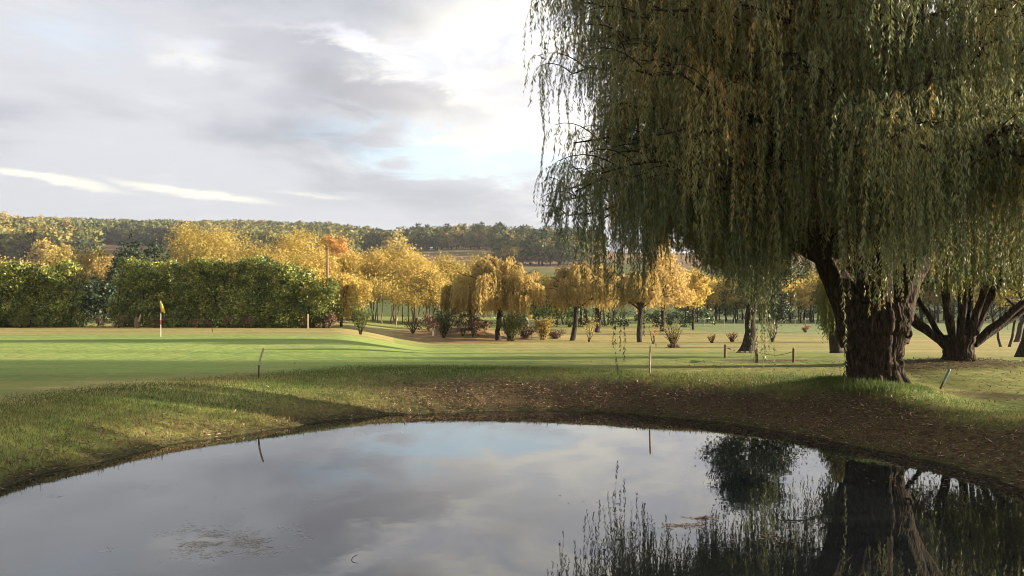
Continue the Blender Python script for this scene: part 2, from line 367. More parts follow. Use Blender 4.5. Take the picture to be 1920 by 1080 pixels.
def ground_mat():
    m, nt = new_mat('grass_ground'); N = nt.nodes.new; L = nt.links.new
    tc = N('ShaderNodeTexCoord')
    def noise(sc_, det=5, r=.6, vec=None):
        n = N('ShaderNodeTexNoise'); n.inputs['Scale'].default_value = sc_; n.inputs['Detail'].default_value = det; n.inputs['Roughness'].default_value = r
        L(vec or tc.outputs['Object'], n.inputs['Vector']); return n.outputs[0]
    def att(nm):
        a = N('ShaderNodeAttribute'); a.attribute_name = nm; return a.outputs['Fac']
    def mix(f, a, b):
        n = N('ShaderNodeMix'); n.data_type = 'RGBA'; L(f, n.inputs[0])
        for i, v in ((6, a), (7, b)):
            if isinstance(v, tuple): n.inputs[i].default_value = (*v, 1)
            else: L(v, n.inputs[i])
        return n.outputs[2]
    def mr(x, lo, hi, a=0., b=1.):
        n = N('ShaderNodeMapRange'); L(x, n.inputs[0])
        for i, v in enumerate((lo, hi, a, b)): n.inputs[i + 1].default_value = v
        return n.outputs[0]
    mp = N('ShaderNodeMapping'); mp.inputs['Scale'].default_value = (.12, 1, 1); mp.inputs['Rotation'].default_value = (0, 0, .08); L(tc.outputs['Object'], mp.inputs[0])
    mp2 = N('ShaderNodeMapping'); mp2.inputs['Scale'].default_value = (.3, 1.6, 1); mp2.inputs['Rotation'].default_value = (0, 0, -.12); L(tc.outputs['Object'], mp2.inputs[0])
    wear = noise(1.3, 6, .72, mp2.outputs[0]); fine = noise(14, 6, .7); med = noise(1.1, 5, .6); big = noise(.14, 4, .55); strp = noise(.45, 4, .6, mp.outputs[0])
    med2 = noise(4.5, 4, .7)
    base = mix(mr(med, .3, .7), (.13, .195, .045), (.215, .265, .065))
    base = mix(mr(strp, .42, .62, 0, .7), base, (.31, .29, .09))
    fresh = mix(mr(strp, .38, .62), (.16, .26, .06), (.26, .36, .09))
    base = mix(att('fresh'), base, fresh)
    dry = mix(mr(strp, .36, .64), (.27, .22, .09), (.48, .35, .15))
    base = mix(att('dry'), base, dry)
    pale = mix(mr(strp, .35, .65), (.15, .20, .085), (.20, .26, .12)); base = mix(att('pale'), base, pale)
    base = mix(mr(wear, .45, .75, 0, .45), base, (.27, .21, .085)); base = mix(mr(wear, .45, .22, 0, .4), base, (.09, .14, .03))
    he = mix(mr(med, .35, .65), (.17, .095, .048), (.34, .20, .10)); base = mix(att('heath'), base, he)
    li = mix(mr(fine, .35, .65), (.030, .018, .012), (.105, .060, .040)); base = mix(att('litter'), base, li)
    base = mix(att('mud'), base, (.028, .022, .014))
    base = mix(mr(med2, .42, .7, 0, .4), base, (.10, .12, .03))
    base = mix(mr(fine, .35, .72, 0, .4), base, mix(mr(med, .2, .8), (.07, .09, .02), (.28, .23, .08)))
    p = N('ShaderNodeBsdfPrincipled'); L(base, p.inputs['Base Color']); p.inputs['Roughness'].default_value = .95; p.inputs['Specular IOR Level'].default_value = .1
    b = N('ShaderNodeBump'); b.inputs['Strength'].default_value = .35; b.inputs['Distance'].default_value = .05; L(fine, b.inputs['Height'])
    b2 = N('ShaderNodeBump'); b2.inputs['Strength'].default_value = .4; b2.inputs['Distance'].default_value = .3; L(med, b2.inputs['Height']); L(b.outputs[0], b2.inputs['Normal'])
    L(b2.outputs[0], p.inputs['Normal'])
    o = N('ShaderNodeOutputMaterial'); L(p.outputs[0], o.inputs[0]); return m
def hill_mat():
    m, nt = new_mat('hill_fields'); N = nt.nodes.new; L = nt.links.new
    tc = N('ShaderNodeTexCoord'); n = N('ShaderNodeTexNoise'); n.inputs['Scale'].default_value = .012; n.inputs['Detail'].default_value = 4; L(tc.outputs['Object'], n.inputs['Vector'])
    n2 = N('ShaderNodeTexNoise'); n2.inputs['Scale'].default_value = .25; n2.inputs['Detail'].default_value = 6; L(tc.outputs['Object'], n2.inputs['Vector'])
    r = ramp_node(nt, [(.40, (.20, .125, .075)), (.50, (.26, .165, .095)), (.62, (.16, .13, .06))]); L(n.outputs[0], r.inputs[0])
    r2 = ramp_node(nt, [(.3, (.72, .72, .72)), (.7, (1.2, 1.2, 1.2))]); L(n2.outputs[0], r2.inputs[0])
    mx = N('ShaderNodeMix'); mx.data_type = 'RGBA'; mx.blend_type = 'MULTIPLY'; mx.inputs[0].default_value = 1; L(r.outputs[0], mx.inputs[6]); L(r2.outputs[0], mx.inputs[7])
    at_ = N('ShaderNodeAttribute'); at_.attribute_name = 'pale'; m2 = N('ShaderNodeMix'); m2.data_type = 'RGBA'; L(at_.outputs['Fac'], m2.inputs[0]); L(mx.outputs[2], m2.inputs[6]); m2.inputs[7].default_value = (.085, .105, .035, 1)
    p = N('ShaderNodeBsdfPrincipled'); L(m2.outputs[2], p.inputs['Base Color']); p.inputs['Roughness'].default_value = 1; p.inputs['Specular IOR Level'].default_value = .05
    o = N('ShaderNodeOutputMaterial'); L(p.outputs[0], o.inputs[0]); return m
front = np.linspace(-.75, .75, 560); back = np.linspace(.75, 2 * pi - .75, 90)[1:]
ang = np.concatenate([front, back])
rad = np.concatenate([[0.01], np.linspace(.6, 9, 20), np.linspace(9, 31, 190)[1:], 31 * (200 / 31) ** np.linspace(0, 1, 150)[1:]])
grid_mesh('ground', rad, ang, ground_mat())
ang2 = np.concatenate([np.linspace(-.75, .75, 220), back])
grid_mesh('hills', 200 * (2200 / 200) ** np.linspace(0, 1, 90), ang, hill_mat())

def water():
    m, nt = new_mat('pond_surface'); N = nt.nodes.new; L = nt.links.new
    p = N('ShaderNodeBsdfPrincipled'); p.inputs['Base Color'].default_value = (.010, .012, .012, 1); p.inputs['Roughness'].default_value = .012
    p.inputs['IOR'].default_value = 1.85; p.inputs['Specular IOR Level'].default_value = .5
    tc = N('ShaderNodeTexCoord'); n = N('ShaderNodeTexNoise'); n.inputs['Scale'].default_value = 1.6; n.inputs['Detail'].default_value = 3; L(tc.outputs['Object'], n.inputs['Vector'])
    b = N('ShaderNodeBump'); b.inputs['Strength'].default_value = .09; b.inputs['Distance'].default_value = .012; L(n.outputs[0], b.inputs['Height']); L(b.outputs[0], p.inputs['Normal'])
    o = N('ShaderNodeOutputMaterial'); L(p.outputs[0], o.inputs[0])
    th = np.linspace(-pi, pi, 96, endpoint=False); r = smooth_interp(th, ET, ER) + .45
    bm_v = [(PC[0] + a * cos(t), PC[1] + a * sin(t), 0.0) for a, t in zip(r, th)]
    me = bpy.data.meshes.new('pond_water'); me.from_pydata(bm_v, [], [list(range(96))]); me.materials.append(m)
    o = bpy.data.objects.new('pond_water', me); COL.objects.link(o); o['kind'] = 'structure'
water()

# ------------------------------------------------------------------ weeping willow generator
def strands(gl, gs, A, D, Ln, spacing, leafL, leafW, tintf, stemr=.004, segs=9, sway=.12, keep=1.0):
    """A anchors (n,3), D start directions, Ln lengths: hanging shoots with alternate leaves"""
    n = len(A)
    t = np.linspace(0, 1, segs)[None, :, None]
    ph = rng.uniform(0, 2 * pi, (n, 1)); 
    out = 1 - np.exp(-3.2 * t * Ln[:, None, None] / .8)
    pts = A[:, None] + D[:, None] * out * .30
    fall = (t * Ln[:, None, None]) ** 1.0
    pts[..., 2] -= (fall[..., 0] - .18 * out[..., 0])
    sw = sway * rng.uniform(.4, 1.4, (n, 1))
    pts[..., 0] += sw * t[..., 0] * np.sin(ph + t[..., 0] * 2.5); pts[..., 1] += sw * t[..., 0] * np.cos(ph + t[..., 0] * 2.1)
    tint = tintf(A)
    # stems: flat ribbons crossed? -> three sided tubes
    th = np.array([0, 2.094, 4.189]); off = np.stack([np.cos(th), np.sin(th), 0 * th], -1)
    rr = (stemr * (1.3 - t[..., 0]))[..., None, None]
    v = pts[:, :, None] + off[None, None] * rr
    i = (np.arange(n)[:, None, None] * segs + np.arange(segs - 1)[None, :, None]) * 3; j = np.arange(3)[None, None]
    q = np.stack([i + j, i + (j + 1) % 3, i + 3 + (j + 1) % 3, i + 3 + j], -1).reshape(-1, 4)
    gs.quads(v.reshape(-1, 3), q, .5)
    # leaves
    cnt = np.maximum((Ln / spacing * keep).astype(int), 4); tot = cnt.sum()
    idx = np.repeat(np.arange(n), cnt)
    s = rng.uniform(.03, 1, tot) ** .9
    f = s * (segs - 1); k = np.minimum(f.astype(int), segs - 2); w = (f - k)[:, None]
    P = pts[idx, k] * (1 - w) + pts[idx, k + 1] * w
    a = rng.uniform(0, 2 * pi, tot); o = rng.uniform(.3, .8, tot)
    Dl = unit(np.stack([np.cos(a) * o, np.sin(a) * o, -np.ones(tot) + rng.normal(0, .15, tot)], -1))
    L = leafL * rng.uniform(.6, 1.25, tot) * (1.1 - .45 * s); 
    leafquads(gl, P, Dl, L, leafW * rng.uniform(.7, 1.3, tot), np.clip(tint[idx] + .16 * (.45 - s) + rng.normal(0, .08, tot), 0, 1))

def noise_tint(base, amp, scale, seed, grad=0, z0=0, per=.08, xg=0):
    def f(A):
        v = fbm(A[:, 0] * scale, A[:, 1] * scale, A[:, 2] * scale, 3, seed)
        return base + amp * (v - .5) * 2 + grad * (A[:, 2] - z0) + xg * A[:, 0] + rng.normal(0, per, len(A))
    return f

def big_willow():
    bx, by = at(1640, 722, 22.2)[:2]; bz = hz(bx, by) - .15
    r0 = root('willow_tree', (bx, by, bz), 'large weeping willow on the pond bank, its hanging curtain filling the upper right', 'tree')
    T = Geo()
    # bole
    zs = np.linspace(0, 2.25, 46)
    rad_ = np.interp(zs, [0, .25, .7, 1.2, 1.8, 2.25], [.76, .72, .72, .80, .92, .86])
    cx = np.interp(zs, [0, .8, 1.6, 2.25], [.02, -.02, 0, .02])
    pts = np.stack([cx, 0 * zs, zs], -1)
    tube(T, pts, rad_, 180, ridges=.13, seed=2, nr=40, lump=.10)
    def limb(p, rads, sides=48):
        p = np.array(p, float)
        t = np.linspace(0, len(p) - 1, len(p) * 7); k = np.arange(len(p))
        q = np.stack([np.interp(t, k, p[:, i]) for i in range(3)], -1)
        ker = np.array([1, 2, 3, 2, 1]) / 9.
        qq = q.copy()
        for i in range(3): qq[2:-2, i] = np.convolve(q[:, i], ker, 'valid')
        tube(T, qq, np.interp(t, k, rads), sides, ridges=.16, seed=int(abs(p[-1, 0] * 10)) + 5, nr=12, lump=.1)
        return qq
    limbs = []
    limbs.append(limb([(-.35, 0, 1.2), (-.70, -.1, 2.1), (-1.25, -.2, 3.1), (-1.75, -.3, 4.2), (-1.95, -.2, 5.6), (-2.6, .3, 7.4), (-3.2, .4, 9.4)], [.62, .47, .33, .28, .24, .18, .1]))
    limbs.append(limb([(.35, .05, 1.3), (.72, .1, 2.3), (1.1, .2, 3.2), (1.5, .25, 4.2), (1.7, .3, 5.6), (2.3, .2, 7.4), (3.0, -.1, 9.4)], [.60, .42, .33, .29, .25, .2, .1]))
    limbs.append(limb([(.05, .35, 1.4), (.0, .8, 2.8), (-.2, 1.4, 4.6), (.2, 2.1, 6.8), (.1, 2.6, 9.8)], [.5, .34, .27, .2, .1], 30))
    limbs.append(limb([(-.05, -.25, 1.5), (-.15, -.7, 2.9), (-.2, -1.2, 4.6), (-.6, -1.7, 6.8), (-.9, -2.2, 9.6)], [.42, .3, .24, .18, .09], 30))
    limbs.append(limb([(.5, .25, 1.4), (1.25, .7, 2.7), (2.4, 1.2, 4.2), (3.6, 1.6, 6.2), (4.6, 1.8, 8.2)], [.42, .26, .22, .16, .08], 24))
    # knot / burr on the right side of the bole, and roots
    for p, r in (((.66, -.50, 1.42), .10),):
        a = np.linspace(0, 2 * pi, 16)
        ring = np.stack([p[0] + r * .8 * np.cos(a), np.full(16, p[1]), p[2] + r * np.sin(a)], -1); tube(T, ring, .04, 8, lump=.2)
    for k in range(9):
        a = k * .7 + .2; L = rng.uniform(.8, .95)
        tube(T, [(.5 * cos(a), .5 * sin(a), .5), (.68 * cos(a), .68 * sin(a), .22), (L * cos(a), L * sin(a), -.05)], [.2, .16, .08], 14, ridges=.2, seed=k)
    # boughs
    GL, GS = Geo(), Geo()
    A, D, Ln = [], [], []
    hem_px = [980, 1040, 1090, 1130, 1170, 1208, 1228, 1288, 1312, 1390, 1425, 1440, 1475, 1520, 1560, 1590, 1640, 1700, 1750, 1850, 1950, 2400]
    hem_py = [330, 420, 520, 600, 630, 580, 460, 450, 500, 540, 640, 600, 500, 440, 470, 560, 600, 540, 545, 575, 560, 520]
    def hem(P):
        wx, wy = P[:, 0] + bx, P[:, 1] + by
        px = 960 + F * wx / wy; py = np.interp(px, hem_px, hem_py)
        h = CAMH - (py - HOR) / F * 20.5 - bz
        az = np.degrees(np.arctan2(P[:, 1], P[:, 0])); rr = np.hypot(P[:, 0], P[:, 1])
        gap = (np.abs(az - 8) < 36) & (rr > 3.8)          # the sun gets in below the boughs on the right
        return np.where(gap, np.maximum(h, 5.0 + rng.normal(0, .3, len(P))), h)
    nb = 330
    BT = []
    for b in range(nb):
        az = rng.uniform(0, 2 * pi); u = rng.uniform()
        if b < 218:   # outer shell
            rt = rng.uniform(6.2, 9.0); zt = rng.uniform(4.6, 11.8)
            rt *= 1 - .16 * sstep(10, 12.8, zt); az = az if rng.uniform() < .52 else rng.uniform(pi * .62, pi * 1.45)
        else:
            rt = rng.uniform(1.8, 6.3); zt = rng.uniform(5.2, 13)
        if abs(((az - .2 + pi) % (2 * pi)) - pi) < .5 and zt < 7: zt = rng.uniform(7, 11)
        tip = np.array([rt * cos(az), rt * sin(az) * .88, zt])
        tpx = 960 + F * (tip[0] + bx) / (tip[1] + by)
        if tpx < 1062: tip[0] += (1062 + rng.uniform(0, 30) - tpx) / F * (tip[1] + by)
        # start from the nearest limb
        best = None
        for lb in limbs:
            c = lb[int(len(lb) * .35):]
            dist = np.linalg.norm(c[:, :2] - tip[None, :2] * .35, axis=1) + np.abs(c[:, 2] - (zt - 2.0 - rt * .12)) * .6
            k = dist.argmin()
            if best is None or dist[k] < best[0]: best = (dist[k], c[k])
        st = best[1]; L = np.linalg.norm(tip - st)
        p = curve(st, tip, .14, 12, wob=.012)
        tube(T, p, np.linspace(.055 + .011 * L, .018, 12), 7)
        # twigs
        bt = rng.normal(0, .10)
        for k in range(8):
            f = rng.uniform(.30, 1.0); i = f * 11; i0 = min(int(i), 10); s = p[i0] + (p[i0 + 1] - p[i0]) * (i - i0)
            a2 = az + rng.normal(0, .9); tl = rng.uniform(.6, 1.5)
            e = s + np.array([cos(a2) * tl, sin(a2) * tl, rng.uniform(-.1, .55)])
            q = curve(s, e, .16, 6); tube(T, q, np.linspace(.018, .007, 6), 4)
            ns = 8; BT.append(np.full(ns, bt + rng.normal(0, .06)))
            ff = rng.uniform(.1, 1, ns) * 5; fi = np.minimum(ff.astype(int), 4); pp = q[fi] + (q[fi + 1] - q[fi]) * (ff - fi)[:, None]
            a3 = a2 + rng.normal(0, .8, ns); o = rng.uniform(.3, 2.6, ns)
            A.append(pp); D.append(np.stack([np.cos(a3) * o, np.sin(a3) * o, 0 * o], -1))
            Ln.append(rng.uniform(.55, 2.1, ns) + 1.2 * (rng.uniform(size=ns) < .15))
    A = np.concatenate(A); D = np.concatenate(D); Ln = np.concatenate(Ln); BT = np.concatenate(BT)
    h = hem(A + D * .3) + rng.normal(0, .28, len(A))
    # hem: low anchors reach down to it, nothing hangs below it
    room = A[:, 2] - h
    low = (room < 3.6) & (rng.uniform(size=len(A)) < .42)
    Ln = np.where(low, np.maximum(Ln, room * rng.uniform(.8, 1.0, len(A))), Ln)
    Ln = np.minimum(Ln, room); ok = Ln > .35
    A, D, Ln, BT = A[ok], D[ok], Ln[ok], BT[ok]
    # thin, very long shoots, as in the photo
    ex = []
    for px, py, d, z0 in ((1157, 716, 21.5, 5.5), (1160, 690, 21.4, 5.4), (1152, 660, 21.6, 5.2), (1168, 668, 21.2, 5.0), (1205, 640, 21.2, 5), (1424, 700, 20.5, 4.8), (1418, 680, 20.6, 4.6), (1436, 690, 20.3, 4.9), (1428, 672, 20.7, 4.4), (1457, 712, 20.4, 4.7), (1442, 660, 20.2, 4.6), (1496, 600, 20.8, 4.6), (1574, 715, 19.8, 4), (1640, 605, 19.5, 5), (1015, 260, 20, 9.6), (1010, 12, 20, 13), (1070, 335, 21, 8.4), (1430, 655, 20.6, 4.8), (1421, 690, 20.5, 4.8), (1432, 668, 20.4, 4.5)):
        w = at(px, py, d) - np.array([bx, by, bz]); ex.append((w[0], w[1], z0, z0 - w[2]))
    ex = np.array(ex)
    A = np.concatenate([A, ex[:, :3]]); D = np.concatenate([D, np.zeros((len(ex), 3))]); Ln = np.concatenate([Ln, np.maximum(ex[:, 3], .5)])
    BT = np.concatenate([BT, np.zeros(len(ex))])
    def tf(A):
        v = fbm(A[:, 0] * .45, A[:, 1] * .45, A[:, 2] * .35, 3, 5)
        # shoots turn brown in the upper left of the crown first
        br = sstep(4.5, 8.0, A[:, 2]) * .16 + sstep(0, -7, A[:, 0]) * .08
        t = .25 + (v - .5) * 1.0 + BT + br + rng.normal(0, .07, len(A))
        t = t + (rng.uniform(size=len(A)) < .035) * .35
        return np.clip(t, 0, 1)
    strands(GL, GS, A, D, Ln, .031, .145, .023, tf, .004, 9, .16)
    print('willow strands', len(A))
    tr = part('trunk', T.mesh('trunk', MAT['bark'], True), r0)
    cr = part('crown', GL.mesh('crown', MAT['willow']), r0)
    part('hanging_shoots', GS.mesh('hanging_shoots', MAT['bark2']), cr)
big_willow()

def weeping(name, loc, label, cat, H, Rc, trunk, mat, nb=26, leafL=.22, leafW=.05, spacing=.09, hem=1.3, tint=(.5, .25), group=None, seed=1, ns=6, tw=6, bark='bark2', lean=(0, 0), strand=(.9, 2.0), stemr=.006, limbs=None, ell=1.0, extra=None, lowz=.45):
    """a smaller weeping tree: trunk, limbs and drooping shoots"""
    r0 = root(name, wq(*loc), label, cat, group, s=sq(*loc))
    T, GL, GS = Geo(), Geo(), Geo(); tz, tr_ = trunk
    top = np.array([lean[0], lean[1], tz])
    p = curve((0, 0, -.2), top, 0, 9, wob=.02); tube(T, p, np.interp(np.linspace(0, 1, 9), [0, .12, 1], [tr_ * 1.5, tr_, tr_ * .72]), 14, ridges=.15, seed=seed, nr=8, lump=.15)
    A, D, Ln = [], [], []
    for b in range(nb):
        az = b * 2.399 + rng.normal(0, .3); f = (b + .5) / nb
        rt = Rc * .97 * rng.uniform() ** .6; zt = H * .97 - (H * (1 - lowz)) * (rt / Rc) ** 1.7 * rng.uniform(.5, 1.2)
        tip = np.array([top[0] + rt * cos(az) * ell, top[1] + rt * sin(az), max(zt, hem + .6)])
        q = curve(top - (0, 0, .15), tip, .16, 8, wob=.02); tube(T, q, np.linspace(tr_ * .32, tr_ * .06, 8), 6)
        for k in range(tw):
            i = rng.uniform(.35, 1) * 7; i0 = min(int(i), 6); s = q[i0] + (q[i0 + 1] - q[i0]) * (i - i0); a2 = az + rng.normal(0, .8); tl = rng.uniform(.25, .7) * Rc * .3
            e = s + np.array([cos(a2) * tl, sin(a2) * tl, rng.uniform(0, .3) * tl + .05]); c = curve(s, e, .15, 5); tube(T, c, np.linspace(tr_ * .08, tr_ * .03, 5), 3)
            ff = rng.uniform(.1, 1, ns) * 4; fi = np.minimum(ff.astype(int), 3); pp = c[fi] + (c[fi + 1] - c[fi]) * (ff - fi)[:, None]
            a3 = a2 + rng.normal(0, .9, ns); o = rng.uniform(.2, 1.0, ns)
            A.append(pp); D.append(np.stack([np.cos(a3) * o, np.sin(a3) * o, 0 * o], -1)); Ln.append(rng.uniform(*strand, ns))
    A, D, Ln = np.concatenate(A), np.concatenate(D), np.concatenate(Ln)
    Ln = np.minimum(Ln, A[:, 2] - hem - rng.uniform(-.2, .9, len(A)) - 1.3 * (fbm(A[:, 0] * 1.6, A[:, 1] * 1.6, 0, 2, seed) - .3)); ok = Ln > .2; A, D, Ln = A[ok], D[ok], Ln[ok]
    strands(GL, GS, A, D, Ln, spacing, leafL, leafW, noise_tint(tint[0], tint[1], 1.3 / max(Rc, 1) * 2, seed), stemr, 6, .12)
    part('trunk', T.mesh('trunk', MAT[bark], True), r0); part('crown', GL.mesh('crown', MAT[mat]), r0)
    return r0

def second_willow():
    p = at(1797, 686, 29.0); z = hz(p[0], p[1]) - .1
    r0 = root('willow_tree', (p[0], p[1], z), 'multi-stemmed willow behind the big willow on the right, stems fanning out from a short base', 'tree')
    T, GL, GS = Geo(), Geo(), Geo()
    zs = np.linspace(0, .95, 16); tube(T, np.stack([0 * zs, 0 * zs, zs], -1), np.interp(zs, [0, .15, .5, .95], [.66, .54, .50, .60]), 90, ridges=.16, seed=8, nr=28, lump=.12)
    fans = [(-1.9, .1, 2.3, .16), (-1.5, .8, 3.4, .13), (-.9, -.5, 3.9, .14), (-.4, .7, 4.6, .15), (.1, -.4, 4.8, .16), (.5, .5, 4.8, .15), (1.1, -.2, 4.0, .17), (1.8, .3, 3.8, .20), (2.7, -.4, 3.2, .17), (3.6, .6, 2.9, .12), (1.3, 1.0, 4.4, .12), (-2.8, .6, 3.0, .11)]
    tips = []
    for i, (x, y, zz, r) in enumerate(fans):
        s = np.array([np.clip(x * .22, -.5, .5), y * .2, .55 + .05 * (i % 3)])
        mid = np.array([x * .72, y * .8, zz * .62]); e = np.array([x * 1.15, y * 1.5, zz])
        end = np.array([x * 1.5 + rng.normal(0, .3), y * 2.5 + rng.normal(0, .5), zz + 2.6])
        t = np.linspace(0, 3, 18); P = np.stack([np.interp(t, [0, 1, 2, 3], [s[j], mid[j], e[j], end[j]]) for j in range(3)], -1)
        for j in range(3): P[1:-1, j] = (P[:-2, j] + 2 * P[1:-1, j] + P[2:, j]) / 4
        P[1:] += rng.normal(0, .02, (17, 3))
        r *= .72; tube(T, P, np.interp(t, [0, 1, 2, 3], [r * 1.35, r, r * .75, r * .4]), 14, ridges=.14, seed=i, nr=7, lump=.1); tips.append(P)
    A, D, Ln = [], [], []
    for b in range(95):
        P = tips[b % len(tips)]; st = P[rng.integers(9, 18)]; az = rng.uniform(0, 2 * pi); L = rng.uniform(1.2, 3.6)
        e = st + np.array([cos(az) * L, sin(az) * L * .9, rng.uniform(.3, 2.2)]); q = curve(st, e, .16, 8, wob=.015); tube(T, q, np.linspace(.05, .015, 8), 5)
        for k in range(8):
            i = rng.uniform(.25, 1) * 7; i0 = min(int(i), 6); s = q[i0] + (q[i0 + 1] - q[i0]) * (i - i0); a2 = az + rng.normal(0, .9); tl = rng.uniform(.4, 1.1)
            c = curve(s, s + np.array([cos(a2) * tl, sin(a2) * tl, rng.uniform(-.1, .3)]), .15, 5); tube(T, c, np.linspace(.014, .006, 5), 3)
            ns = 7; ff = rng.uniform(.1, 1, ns) * 4; fi = np.minimum(ff.astype(int), 3); pp = c[fi] + (c[fi + 1] - c[fi]) * (ff - fi)[:, None]
            a3 = a2 + rng.normal(0, .9, ns); o = rng.uniform(.2, 1.1, ns)
            A.append(pp); D.append(np.stack([np.cos(a3) * o, np.sin(a3) * o, 0 * o], -1)); Ln.append(rng.uniform(1.2, 3.2, ns))
    A, D, Ln = np.concatenate(A), np.concatenate(D), np.concatenate(Ln)
    room = A[:, 2] - (2.6 + rng.uniform(-.5, .7, len(A)) + .25 * np.sin(A[:, 0] * 2.2)); Ln = np.where(rng.uniform(size=len(A)) < .4, np.maximum(Ln, room * .9), Ln); Ln = np.minimum(Ln, room); ok = Ln > .3
    strands(GL, GS, A[ok], D[ok], Ln[ok], .05, .15, .028, noise_tint(.45, .35, .5, 77), .005, 7, .14)
    part('trunk', T.mesh('trunk', MAT['bark'], True), r0); c = part('crown', GL.mesh('crown', MAT['willow2']), r0)
second_willow()

# ------------------------------------------------------------------ broadleaf / shrub generator
def crown_geo(lobes, n, size, clump=.16, seed=0, tint=(.5, .28), flat=1.0, inner=.25, nclump=None, aspect=.62, shell=.75):
    """leaf-sized faces gathered in sprays on a set of lobes"""
    g = Geo(); lob = np.array(lobes, float); vol = (lob[:, 3] * lob[:, 4] * lob[:, 5]) ** (2 / 3); pr = vol / vol.sum()
    K = nclump or max(24, n // 26); li = rng.choice(len(lob), K, p=pr)
    d = unit(rng.normal(size=(K, 3))); rr = np.where(rng.uniform(size=K) < inner, rng.uniform(.2, .8, K), rng.uniform(.8, 1.08, K))
    C = lob[li, :3] + d * lob[li, 3:6] * rr[:, None]
    ct = rng.normal(0, 1, K)
    i = rng.integers(0, K, n); s = lob[li[i], 3:6].mean(1) * clump * 2
    P = C[i] + rng.normal(size=(n, 3)) * s[:, None] * .6 * np.array([1, 1, .75 * flat])
    out = unit(d[i] * 1.0 + rng.normal(size=(n, 3)) * (.45 + (1 - shell) * 1.5) + np.array([0, 0, .15]))
    D = unit(np.cross(out, rng.normal(size=(n, 3))))
    t = tint[0] + tint[1] * (.55 * ct[i] + .45 * rng.normal(size=n))
    sz = size * rng.uniform(.6, 1.35, n)
    leafquads(g, P, D, sz, sz * aspect, np.clip(t, 0, 1), out); return g
def lobes_round(H, W, base, k=9, seed=0, top=1.0):
    """uneven set of lobes filling a crown of width W between heights base and H"""
    out = [(0, 0, (H + base) / 2, W * .36, W * .36, (H - base) * .42)]
    for i in range(k):
        a = i * 2.4 + rng.normal(0, .4); f = rng.uniform(.05, .95); z = base + (H - base) * (.12 + .76 * f); w = W * .5 * math.sqrt(max(.1, 1 - (2 * f - .9) ** 2 * .75))
        s = W * rng.uniform(.16, .26); out.append((cos(a) * max(w - s, 0) , sin(a) * max(w - s, 0), z, s, s, s * rng.uniform(.75, 1.1) * top))
    return out
def trunk_geo(H, r, base, W, stems=1, limbs=5, lean=(0, 0), spread=.1):
    g = Geo()
    for s in range(stems):
        a = s * 2.4; off = np.array([cos(a), sin(a), 0]) * (spread if stems > 1 else 0)
        top = np.array([lean[0], lean[1], base + (H - base) * .35]) + off * 3
        rs = r / math.sqrt(stems)
        p = curve(off * .6 + (0, 0, -.25), top, 0, 9, wob=.012); tube(g, p, np.interp(np.linspace(0, 1, 9), [0, .1, 1], [rs * 1.45, rs, rs * .6]), 9, lump=.15, seed=s)
        for k in range(limbs):
            st = p[rng.integers(4, 9)]; a = rng.uniform(0, 2 * pi); e = st + np.array([cos(a) * W * .33, sin(a) * W * .33, (H - base) * rng.uniform(.2, .5)])
            tube(g, curve(st, e, .06, 6, wob=.03), np.linspace(rs * .5, rs * .1, 6), 5)
    return g
def tree(name, px, d, label, H, W, base, mat, n, size, group=None, bark='bark2', r=.14, stems=1, lean=(0, 0), tint=(.5, .28), top=1.0, k=9, cat='tree', clump=.16, z=None, lobes=None, inner=.25, aspect=.62, limbs=5, spread=.1, zoff=0):
    sc_ = sq(px, d) if z is None else 1; d = far_d(px, d); x = (px - 960) / F * d; zz = hz(x, d) if z is None else z
    r0 = root(name, (x, d, zz + zoff), label, cat, group, s=sc_)
    part('trunk', trunk_geo(H, r, base, W, stems, limbs, lean, spread).mesh('trunk', MAT[bark], True), r0)
    lb = lobes or lobes_round(H, W, base, k, top=top); lb = [(a + lean[0], b + lean[1], c, e, f, h) for a, b, c, e, f, h in lb]
    part('crown', crown_geo(lb, n, size, clump, tint=tint, inner=inner, aspect=aspect).mesh('crown', MAT[mat]), r0); return r0
def Hof(d, ytop, x=0):    # height of something whose top shows at row ytop
    return CAMH - (ytop - HOR) / F * d - hz(x, d)
def Wof(w, d): return w / F * d

# ---- the golden weeping willows and birches of the middle distance
def gx(px, d): return (px - 960) / F * d
def wp(px, d): x = gx(px, d); return (x, d, hz(x, d))
def far_d(px, d):
    # the lawn falls away beyond the crest: walk out along the bearing until the ground is as low in view as asked
    if px < 640 or d < 31 or d > 93: return d
    row = F * 2.26 / d; ds = np.linspace(d * .85, 135, 500); z = height(gx(px, ds), ds); ok = (CAMH - z) / ds * F <= row
    return float(ds[np.argmax(ok)]) if ok.any() else d
def wq(px, d): return wp(px, far_d(px, d))
def sq(px, d): return far_d(px, d) / d
weeping('weeping_willow', (935, 48), 'golden weeping willow on a dark straight trunk beside the round green shrub', 'tree', 5.1, 2.75, (2.3, .17), 'gold', nb=44, tw=8, leafL=.19, leafW=.048, spacing=.055, hem=1.15, seed=3, strand=(.9, 2.4), tint=(.5, .3), ns=7)
weeping('weeping_willow', (882, 66), 'brownish drooping willow just left of the golden one, at the edge of the dry mound', 'tree', 5.0, 2.3, (2.2, .16), 'olive', nb=34, tw=8, leafL=.26, leafW=.06, spacing=.08, hem=.9, seed=4, strand=(1, 2.4), tint=(.5, .3), ns=7)
weeping('weeping_willow', (1072, 47.5), 'golden willow with a forked leaning trunk right of the yellow-green shrub', 'tree', 4.65, 2.15, (2.0, .16), 'gold', nb=38, tw=8, leafL=.19, leafW=.048, spacing=.055, hem=1.75, seed=5, lean=(.28, 0), strand=(.6, 1.8), tint=(.42, .25), ns=7)
